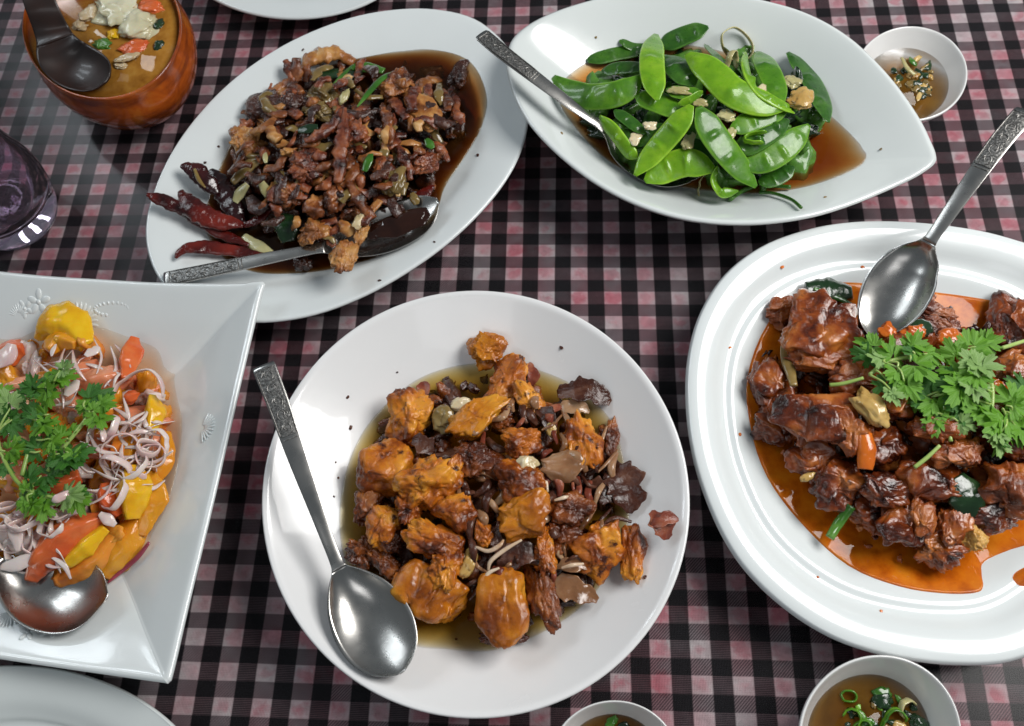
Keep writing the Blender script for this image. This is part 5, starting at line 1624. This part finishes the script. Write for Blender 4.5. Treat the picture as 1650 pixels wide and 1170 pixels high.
wedge([(60, 690), (90, 640), (110, 610)], 44, 'tomato_orange', 'orange sliver among the left shallots', .004)
wedge([(200, 540), (150, 560), (90, 560)], 70, 'tomato', 'red tomato mostly hidden under the cilantro', .000)
wedge([(180, 480), (240, 470), (280, 500)], 60, 'tomato_pink', 'pink tomato slice under the shallot rings', .002)
tube('shallot_strip', [on(sal, *SX(*p), .004) for p in ((375, 708), (345, 745), (305, 780), (270, 810))], [.0010, .0016, .0014, .0006], M['shallot_purple'], 'dark purple shallot sliver at the near right shore', 'shallot', n=20, seg=8, flat=.5)
RINGS = [(345, 345, 70, 300, 20, .008), (380, 490, 32, 360, 15, .013), (372, 470, 24, 360, 35, .014), (330, 510, 46, 300, 25, .010), (285, 575, 46, 280, 20, .010), (395, 460, 34, 300, 40, .010), (300, 480, 44, 330, 30, .010),
         (250, 500, 40, 300, 25, .009), (355, 530, 34, 300, 50, .008), (130, 660, 38, 290, 25, .010), (60, 730, 48, 300, 15, .005), (30, 690, 40, 360, 30, .006), (95, 700, 34, 260, 35, .006), (20, 640, 42, 300, 35, .008),
         (150, 600, 40, 240, 60, .010), (240, 450, 36, 300, 40, .011), (290, 520, 36, 360, 55, .011), (180, 320, 44, 220, 30, .006), (10, 590, 40, 300, 40, .008), (70, 640, 44, 280, 30, .008), (270, 420, 34, 280, 30, .011)]
rlab = ['large thin shallot ring at the far right of the salad', 'round white shallot ring at the right of the salad', 'small shallot ring inside the round right ring', 'shallot ring above the bright yellow wedge',
        'pink-edged shallot ring left of the bright yellow wedge', 'tilted shallot ring at the right shore', 'shallot ring in the middle right of the salad', 'shallot ring beside the right cilantro leaf', 'shallot curl over the amber sliver',
        'shallot curl left of the long tomato wedge', 'large shallot curl at the near left edge above the spoon', 'shallot ring at the left edge of the salad', 'shallot curl right of the near left curl', 'shallot curl at the left edge below the cilantro',
        'long shallot curl below the cilantro stem', 'shallot curl under the right cilantro leaf', 'small upright shallot ring in the middle right', 'pale shallot arc on the pink tomato', 'shallot ring at the left edge under the cilantro',
        'shallot curl near the orange sliver', 'shallot curl above the middle right rings']
for i, (q, lb) in enumerate(zip(RINGS, rlab)):
    P = sp.at(*SX(q[0], q[1]), q[5])
    ring_piece('shallot_ring', P, q[2] * mpp(P) / 1.5591, .00055 if i % 2 else .0007, M['shallot'], lb, 'shallot ring', 'shallot rings in the salad', arc=q[3], start=i * 47, tilt=q[4], tdir=i * 67, seed=i, wob=.12)
for i, (pts, wd, lab) in enumerate((([(30, 210), (15, 240), (-10, 265)], 60, 'pinkish shallot petal at the far left edge of the salad'), ([(215, 240), (235, 225), (240, 215)], 34, 'white shallot petal beside the far yellow slice'),
                                    ([(165, 340), (180, 320), (195, 300)], 36, 'pale shallot sliver right of the top cilantro leaf'), ([(140, 210), (133, 225), (130, 240)], 14, 'thin white shoot on the far yellow slice'),
                                    ([(250, 635), (270, 650), (290, 665)], 30, 'purple-pink shallot chip on the long tomato wedge'), ([(130, 745), (160, 765), (178, 800)], 14, 'curled pale shoot over the long tomato wedge'),
                                    ([(0, 770), (50, 760), (100, 735)], 40, 'white shallot petal just above the spoon'), ([(20, 660), (40, 690), (45, 730)], 36, 'white shallot petal at the left edge'))):
    strip(pts, wd, 'shallot', lab, .011, .25, .08, 'shallot_petal', 'shallot', 'shallot rings in the salad', .4, sp, SX, 1.5591)
rnd = random.Random(41)
SN = [((215, 730), 'the round right shallot ring'), ((180, 780), 'the pink-edged shallot ring'), ((85, 845), 'the left shallot curl'), ((25, 880), 'the large near left curl'), ((15, 830), 'the left edge ring'), ((150, 720), 'the right cilantro leaf'), ((205, 795), 'the bright yellow wedge'), ((100, 600), 'the far pink tomato'), ((240, 700), 'the tilted right shore ring'), ((215, 670), 'the narrow yellow slice'), ((180, 745), 'the middle right ring'), ((160, 690), 'the orange strip'), ((190, 620), 'the upright red wedge'), ((65, 620), 'the top cilantro leaves'), ((150, 620), 'the wet pink wedge'), ((60, 860), 'the orange sliver'), ((100, 890), 'the long tomato wedge')]
for i in range(64):
    zone = rnd.choice([(150, 660, 255, 790), (150, 660, 255, 790), (0, 800, 110, 910), (60, 570, 200, 640)])
    x, y = rnd.uniform(zone[0], zone[2]), rnd.uniform(zone[1], zone[3])
    a, L = rnd.uniform(0, 6.28), rnd.uniform(16, 40)
    bw = rnd.uniform(-.5, .5) * L
    P = [sp.at(x - math.cos(a) * L, y - math.sin(a) * L, rnd.uniform(.003, .012)), sp.at(x - math.sin(a) * bw, y + math.cos(a) * bw, rnd.uniform(.006, .014)), sp.at(x + math.cos(a) * L, y + math.sin(a) * L, rnd.uniform(.003, .012))]
    tube('shallot_shred', P, [.0004, rnd.uniform(.0008, .0016), .0004], M['shallot'], 'fine pale shallot shred beside ' + min(SN, key=lambda q: (q[0][0] - x) ** 2 + (q[0][1] - y) ** 2)[1], 'shallot', 'fine shallot shreds in the salad', n=18, seg=6, flat=.3, up=Vector((rnd.uniform(-.8, .8), rnd.uniform(-.8, .8), .7)))
filler('salad_scraps', Pile(110, 735, 185, 195, .011, .016, 2.4), [(-60, 600), (60, 540), (200, 560), (265, 640), (262, 740), (220, 860), (120, 920), (0, 920), (-80, 800)], 150,
       [M['tomato_orange'], M['shallot'], M['amber'], M['tomato_pink']], 'mass of chopped tomato and shallot scraps under the salad', 29, (.005, .011), -.004)


# ================================================================== cilantro
def leaf_mesh(name, seed):
    """a leaf of three fan-shaped, bluntly toothed leaflets"""
    rnd = random.Random(seed)
    vs, uvs, fs = [], [], []
    nA, nR = 40, 5
    for (bx, by, rot, sz) in ((.30, 0, rnd.uniform(-12, 12), .70), (.16, .06, 68 + rnd.uniform(-14, 14), .56), (.16, -.06, -68 + rnd.uniform(-14, 14), .56)):
        curl, ph, fold = rnd.uniform(-.6, .3), rnd.uniform(0, 6), rnd.uniform(-.2, .45)
        rp_ = rnd.uniform(.04, .12)
        lob = [(-58 + rnd.uniform(-8, 8), .80), (0, 1.0), (58 + rnd.uniform(-8, 8), .80)]
        b0 = len(vs)
        vs.append(Vector((bx, by, 0))); uvs.append((.5, 0))
        ca, sa = math.cos(R_(rot)), math.sin(R_(rot))
        tw = rnd.uniform(-.4, .4)
        for jj in range(1, nR + 1):
            f = jj / nR
            for ii in range(nA):
                th = -88 + 176 * ii / (nA - 1)
                L = max(h_ * math.exp(-((th - c_) / 25) ** 4) for c_, h_ in lob)
                r = (.42 + .58 * L) * (1 + (.10 * math.sin(th * .36 + seed) if f > .55 else 0))
                if abs(th) > 76: r *= .7
                r *= f * sz
                x, y = r * math.cos(R_(th)), r * math.sin(R_(th)) * .92
                z = curl * r * r * .7 + rp_ * math.sin(th * .1 + ph) * r + fold * abs(y) * .55 + tw * y
                vs.append(Vector((bx + x * ca - y * sa, by + x * sa + y * ca, z)))
                uvs.append((th / 176 + .5, f))
        fs += [(b0, b0 + 1 + q, b0 + 2 + q) for q in range(nA - 1)]
        for jj in range(nR - 1):
            for q in range(nA - 1):
                a = b0 + 1 + jj * nA + q
                fs.append((a, a + nA, a + nA + 1, a + 1))
    me = mesh(name, vs, fs, closed=False)
    uvl = me.uv_layers.new(name='UVMap')
    for lp in me.loops: uvl.data[lp.index].uv = uvs[lp.vertex_index]
    # the little stalks that join the leaflets
    return me


LEAVES = [leaf_mesh('leaf', s_) for s_ in range(14)]
LM = {}


def leaf(parent, P, size, ang, tilt, tdir, mk, sd):
    key = (sd % 14, mk)
    if key not in LM:
        me = LEAVES[sd % 14].copy()
        me.materials.append(M[mk])
        LM[key] = me
    o = link('leaf', LM[key], None, parent)
    o.location = P - parent.location
    o.scale = (size,) * 3
    o.rotation_mode = 'QUATERNION'
    o.rotation_quaternion = rot_for(ang, tilt, tdir)
    return o


def sprig(pile, conv, stem, leaves, label, dz, sc, r=.0011, group=None, seed=0):
    rnd = random.Random(seed)
    S_ = [pile.at(*conv(*p[:2]), dz + (p[2] if len(p) > 2 else 0)) for p in stem]
    root = empty('cilantro_sprig', sum(S_, Vector()) / len(S_))
    tag(root, label, 'herb', group)
    c = root.location
    o = link('stem', tube_mesh('stem', [p - c for p in S_], [r] + [r] * (len(S_) - 2) + [r * .7], n=26, seg=8, rough=.06), M['stem'], root)
    D_ = cr(S_, 24)
    for i, (cx, cy, size, ang, mk, dl) in enumerate(leaves):
        P = pile.at(*conv(cx, cy), dz + dl)
        sz = size * mpp(P) / sc
        ang = -ang
        base = P - Vector((math.cos(R_(ang)), math.sin(R_(ang)), 0)) * sz * .45
        near = min(D_, key=lambda q: (q - base).length)
        if (near - base).length > .002:
            mid = (near + base) / 2 + Vector((rnd.uniform(-.002, .002), rnd.uniform(-.002, .002), .002))
            link('stalk', tube_mesh('stalk', [near - c, mid - c, base - c], [r * .7, r * .55, r * .45], n=12, seg=6), M['stem'], root)
        leaf(root, base, sz * .98, ang, rnd.uniform(-30, 30), rnd.uniform(0, 360), mk, rnd.randrange(99))
        if rnd.random() < .75:
            a2 = ang + rnd.choice((-1, 1)) * rnd.uniform(50, 110)
            b2 = base + Vector((rnd.uniform(-.3, .3), rnd.uniform(-.3, .3), 0)) * sz + Vector((0, 0, rnd.uniform(-.003, .002)))
            leaf(root, b2, sz * rnd.uniform(.45, .7), a2, rnd.uniform(-45, 45), rnd.uniform(0, 360), rnd.choice((mk, 'herb', 'herb_dark')), rnd.randrange(99))
    return root


# salad cilantro (crop coordinates of the left photograph detail)
sprig(sp, SX, [(-10, 440), (15, 510), (60, 570), (150, 600)], [(0, 330, 60, -60, 'herb', .003), (10, 390, 60, 200, 'herb_dark', .001), (40, 470, 60, -20, 'herb', .002), (5, 520, 50, 170, 'herb_dark', .0), (60, 610, 56, 70, 'herb', .001),
                                                                (95, 620, 60, 20, 'herb', .002), (20, 350, 56, -120, 'herb_light', .004), (30, 420, 60, 60, 'herb_dark', .0)],
      'cilantro sprig with long pale stem at the left edge of the salad', .014, 1.5591, group='cilantro on the salad', seed=1)
sprig(sp, SX, [(55, 540), (80, 450), (110, 380), (125, 340)], [(130, 285, 75, -50, 'herb', .004), (110, 310, 60, -160, 'herb_dark', .002), (165, 290, 60, -10, 'herb', .003), (170, 270, 44, -20, 'herb_light', .007), (95, 400, 66, 150, 'herb', .003),
                                                             (120, 420, 70, 30, 'herb', .004), (80, 470, 60, 200, 'herb_dark', .0), (120, 340, 60, 60, 'herb', .005), (70, 380, 60, -150, 'herb_dark', .0), (130, 470, 60, 70, 'herb', .003), (60, 330, 60, 230, 'herb_dark', .0)],
      'tallest cilantro sprig in the middle of the salad', .015, 1.5591, group='cilantro on the salad', seed=2)
sprig(sp, SX, [(120, 530), (160, 470), (200, 420), (225, 385)], [(245, 340, 72, -25, 'herb_dark', .004), (215, 350, 50, -120, 'herb', .003), (255, 400, 66, 50, 'herb', .004), (180, 500, 84, 25, 'herb_dark', .003), (205, 480, 60, -20, 'herb_dark', .004), (140, 440, 56, 200, 'herb', .002),
                                                               (150, 510, 66, 120, 'herb_dark', .001), (270, 360, 50, 0, 'herb', .006)],
      'cilantro sprig reaching right over the shallot rings', .014, 1.5591, group='cilantro on the salad', seed=3)
sprig(sp, SX, [(60, 560), (100, 590), (150, 598)], [(185, 590, 70, 5, 'herb_light', .004), (195, 610, 60, 60, 'herb', .002), (80, 540, 60, -80, 'herb_dark', .001), (110, 560, 60, -30, 'herb_dark', .001), (110, 625, 60, 80, 'herb', .002), (60, 580, 60, 150, 'herb_dark', .0), (130, 540, 60, 0, 'herb_dark', .0)],
      'cilantro sprig at the near side of the salad with pale end leaf', .013, 1.5591, group='cilantro on the salad', seed=4)
# right platter cilantro
sprig(rp, RX, [(485, 412), (530, 380), (590, 368), (640, 380)], [(480, 335, 60, -150, 'herb', .002), (500, 370, 50, 190, 'herb_light', .004), (540, 350, 70, -90, 'herb', .002), (560, 420, 66, 90, 'herb', .003), (545, 470, 50, 80, 'herb_light', .004), (600, 330, 60, -60, 'herb', .004),
                                                               (620, 400, 80, 40, 'herb', .003), (470, 360, 60, 200, 'herb_dark', .0), (515, 440, 50, 150, 'herb_dark', .001), (650, 350, 70, -20, 'herb', .005), (590, 450, 60, 60, 'herb', .002)],
      'cilantro sprig with pale bent stem nearest the spoon tip', .014, 1.5607, group='cilantro on the meat', seed=5)
sprig(rp, RX, [(780, 560), (795, 470), (785, 400), (770, 350)], [(760, 335, 80, -20, 'herb', .004), (790, 330, 60, -10, 'herb', .003), (780, 395, 70, 20, 'herb_light', .005), (735, 380, 66, -140, 'herb_light', .006), (740, 420, 70, 160, 'herb', .005), (700, 400, 70, 200, 'herb', .003),
                                                               (760, 450, 74, 50, 'herb_light', .005), (700, 460, 80, 130, 'herb', .003), (680, 430, 70, 180, 'herb_dark', .001), (720, 500, 80, 110, 'herb_dark', .001), (690, 350, 60, -120, 'herb', .003)],
      'cilantro sprig with upright green stem in the middle of the platter', .015, 1.5607, group='cilantro on the meat', seed=6)
sprig(rp, RX, [(690, 580), (680, 530), (670, 480), (650, 420)], [(640, 440, 66, 120, 'herb_dark', .002), (660, 500, 80, 80, 'herb', .002), (620, 480, 60, 150, 'herb_dark', .0), (700, 540, 80, 70, 'herb_dark', .002), (650, 540, 60, 100, 'herb', .001), (600, 470, 66, 170, 'herb', .0), (730, 540, 50, 30, 'herb_light', .004)],
      'cilantro sprig hanging down the near side of the herb pile', .012, 1.5607, group='cilantro on the meat', seed=7)
sprig(rp, RX, [(900, 480), (860, 500), (830, 520)], [(820, 550, 120, 100, 'herb', .003), (860, 470, 90, -30, 'herb', .003), (850, 540, 100, 60, 'herb', .001), (810, 590, 60, 110, 'herb_light', .002), (790, 560, 60, 170, 'herb_light', .002), (880, 430, 80, -60, 'herb_dark', .0), (890, 560, 80, 30, 'herb', .0)],
      'broad-leaved cilantro sprig at the right edge of the picture', .013, 1.5607, group='cilantro on the meat', seed=8)
for pts, lab in (([(385, 438), (420, 434), (470, 420)], 'thin dark cilantro stem over the meat left of the herbs'), ([(598, 645), (630, 620), (662, 590)], 'short green stem below the herb pile'),
                 ([(818, 345), (850, 335), (890, 322)], 'thin stem reaching the right edge at the far side')):
    P = [rp.at(*RX(*p), .015) for p in pts]
    tube('cilantro_twig', P, [.0011, .0011, .0009], M['stem'], lab, 'stem', n=16, seg=7)

SPL = [(oval, 'meat_dark', 'oval plate', [(352, 236), (330, 262), (700, 390), (612, 452), (770, 250), (488, 80)]), (rib, 'carrot', 'right platter', [(1192, 700), (1176, 560), (1318, 930), (1420, 985), (1260, 430), (1390, 430)]),
       (peas, 'leek_brown', 'snow pea dish', [(1420, 240), (1330, 318), (905, 215), (960, 60)]), (bowl, 'shallot_dark', 'round bowl', [(560, 640), (1040, 930), (600, 1080), (905, 560)])]
rnd = random.Random(3)
for D_, mk, nm, pp in SPL:
    for x, y in pp:
        lump('sauce_drop', on(D_, x, y, .0002), rnd.uniform(3, 7), rnd.uniform(3, 6), rnd.uniform(0, 180), M[mk], 'tiny splash of sauce dried on the wall of the ' + nm, 'splash', 'splashes on the ' + nm, thick=.25, rough=.2, sub=3, facets=0)

# ================================================================== soup and dips
flatz = lambda z: (lambda x, y: z)


class Flat:
    def __init__(self, z): self.z = z
    def at(self, x, y, dz=0.0): return px(x, y, self.z + dz)


so = Flat(zs)
for x, y, w_, h_, a, m, lab, dz in ((186, 16, 62, 96, -60, 'cabbage', 'large pale cabbage leaf floating in the soup', .002), (222, 40, 66, 52, -10, 'cabbage', 'pale cabbage flap right of the large cabbage leaf', .002),
                                    (215, 78, 52, 30, -20, 'tomato', 'red tomato piece floating in the soup', .0), (145, 22, 34, 30, 0, 'mushroom', 'pale mushroom at the far side of the soup', .001),
                                    (128, 42, 28, 22, 20, 'mushroom', 'small pale mushroom beside the soup spoon', .001), (205, 92, 36, 14, -15, 'mushroom', 'pale shred on the tomato piece in the soup', .003),
                                    (165, 72, 34, 22, 10, 'scallion', 'green vegetable piece in the middle of the soup', .0), (256, 74, 22, 24, 0, 'green_dark', 'dark green leaf at the right of the soup', .0),
                                    (245, 12, 50, 26, 10, 'tomato', 'red-orange piece at the far right of the soup', .0), (195, 106, 20, 12, 0, 'mushroom', 'small pale bit at the near side of the soup', .001),
                                    (185, 55, 20, 18, 30, 'yellow', 'small yellow bit under the cabbage leaf', .001), (255, 40, 18, 24, 30, 'green_dark', 'dark green scrap beside the cabbage flap', .001)):
    lump('soup_ingredient', so.at(x, y, dz - .0004), w_, h_, -a, M[m], lab, 'soup ingredient', None, thick=.4, rough=.3, sub=4)
# dip below the meat platter
d1 = Flat(zc1)
for x, y, r, arc, tl, m, lab in ((1368, 1122, 10, 360, 10, 'scallion', 'small green chili ring at the far left of the dipping sauce'), (1372, 1160, 15, 220, 25, 'scallion', 'green scallion curl at the left of the dipping sauce'),
                                 (1465, 1145, 17, 230, 35, 'leek', 'pale scallion loop at the right of the dipping sauce'), (1440, 1165, 20, 240, 30, 'scallion', 'long green scallion loop in the middle of the dipping sauce'),
                                 (1390, 1172, 12, 300, 20, 'scallion', 'green scallion ring at the near left of the dipping sauce')):
    P = d1.at(x, y, .001)
    ring_piece('scallion_ring', P, r * mpp(P), .0006, M['pod' if m == 'scallion' else m], lab, 'scallion ring', 'herbs in the near dipping sauce', arc=arc, start=10 + x, tilt=tl, tdir=x, seed=x % 17)
for x, y, w_, h_, a, m, lab in ((1422, 1128, 36, 26, -30, 'green_dark', 'wide green leaf piece floating in the near dipping sauce'), (1420, 1118, 30, 20, -20, 'scallion', 'bright green chip on the wide leaf piece'), (1398, 1164, 22, 14, 0, 'scallion', 'small green chip at the near side of the dipping sauce'),
                                (1448, 1168, 22, 16, 0, 'garlic_brown', 'yellow garlic chip at the near side of the dipping sauce'), (1480, 1165, 30, 24, 20, 'green_dark', 'dark leaf scrap at the right of the dipping sauce')):
    lump('herb_chip', d1.at(x, y, .0005), w_, h_, -a, M[m], lab, 'herb', None, thick=.3, rough=.3, sub=3)
rnd = random.Random(15)
for i in range(26):
    a = rnd.uniform(0, 6.28); q = rnd.uniform(0, 1) ** .5
    lump('herb_chip', d1.at(1430 + 66 * q * math.cos(a), 1165 + 40 * q * math.sin(a), .0004), rnd.uniform(9, 22), rnd.uniform(7, 13), rnd.uniform(0, 180), M[rnd.choice(['green_dark', 'green_dark', 'pod_dark', 'leek_brown', 'pod'])],
         'small chopped green bit floating in the near dipping sauce', 'herb', 'chopped herbs in the near dipping sauce', thick=.4, rough=.35, sub=3)
d2 = Flat(zc2)
for x, y, m, lab in ((985, 1163, 'scallion', 'green chip in the dipping sauce of the cup below the round bowl'), (1005, 1172, 'green_dark', 'dark leaf scrap in the cup below the round bowl')):
    lump('herb_chip', d2.at(x, y, .0005), 20, 14, 20, M[m], lab, 'herb', None, thick=.3, rough=.3, sub=3)
d0 = Flat(zc0)
tube('ginger_shred', [d0.at(1453, 93, .003), d0.at(1462, 110, .004), d0.at(1474, 121, .003)], [.0011, .0016, .0015], M['leek'], 'pale yellow ginger shred in the far dipping sauce', 'ginger', n=14, seg=8, flat=.6)
tube('scallion_chip', [d0.at(1466, 92, .002), d0.at(1470, 99, .003), d0.at(1477, 106, .002)], [.0006, .0022, .0012], M['scallion'], 'bright green scallion chip in the far dipping sauce', 'scallion', n=14, seg=8, flat=.4)
rnd = random.Random(9)
for i in range(34):
    a = rnd.uniform(0, 6.28); q = rnd.uniform(0, 1) ** .6
    lump('herb_chip', d0.at(1468 + 42 * q * math.cos(a), 126 + 34 * q * math.sin(a), .0003), rnd.uniform(9, 22), rnd.uniform(7, 13), rnd.uniform(0, 180), M[rnd.choice(['green_dark', 'leek_brown', 'green_dark', 'garlic_brown'])],
         'small chopped herb bit floating in the far dipping sauce', 'herb', 'chopped herbs in the far dipping sauce', thick=.5, rough=.35, sub=3)

# ================================================================== embossed flowers on the square platter
def relief(x, y, kind, r, ang):
    P = on(sal, x, y, .0003)
    u = mpp(P)
    vs, fs = [], []

    def blob(cx, cy, a, b, rot, h):
        iv, ifs = ICO[3]
        b0 = len(vs)
        ca, sa = math.cos(rot), math.sin(rot)
        for v_ in iv:
            dx, dy = v_.x * a * u, v_.y * b * u
            X, Y = cx * u + dx * ca - dy * sa, cy * u + dx * sa + dy * ca
            z = sal.z(P.x + X, P.y + Y) - P.z + v_.z * h
            vs.append(Vector((X, Y, z)))
        fs.extend([tuple(b0 + q for q in f) for f in ifs])
    if kind == 'flower':
        for k in range(5):
            a = ang + k * 1.2566
            blob(r * .6 * math.cos(a), r * .6 * math.sin(a), r * .42, r * .26, a, .0009)
        blob(0, 0, r * .2, r * .2, 0, .0013)
    elif kind == 'fan':
        for k in range(11):
            a = ang - 1.3 + k * .26
            blob(r * .6 * math.cos(a), r * .6 * math.sin(a), r * .42, r * .085, a, .0009)
    else:
        for k in range(16):
            a = k / 15 * 4.4
            blob(r * 1.1 * (math.cos(a) - 0.2), r * .35 * math.sin(a), r * .12, r * .09, a, .0008)
    o = link('embossed_flower', mesh('embossed_flower', vs, fs), M['bluewhite'], sal.o)
    o.location = P
    return o


for q in ((62, 487, 'flower', 20, .3), (40, 498, 'flower', 15, .9), (128, 522, 'fan', 32, 1.2), (185, 498, 'leaf', 26, 0), (30, 510, 'fan', 20, 1.6), (85, 1010, 'flower', 20, .2), (170, 985, 'fan', 32, -1.2), (215, 1042, 'flower', 20, .8),
          (20, 985, 'fan', 26, -1.4), (45, 1018, 'flower', 15, .4), (310, 590, 'leaf', 20, .5), (325, 690, 'fan', 26, 0.0)):
    relief(*q)
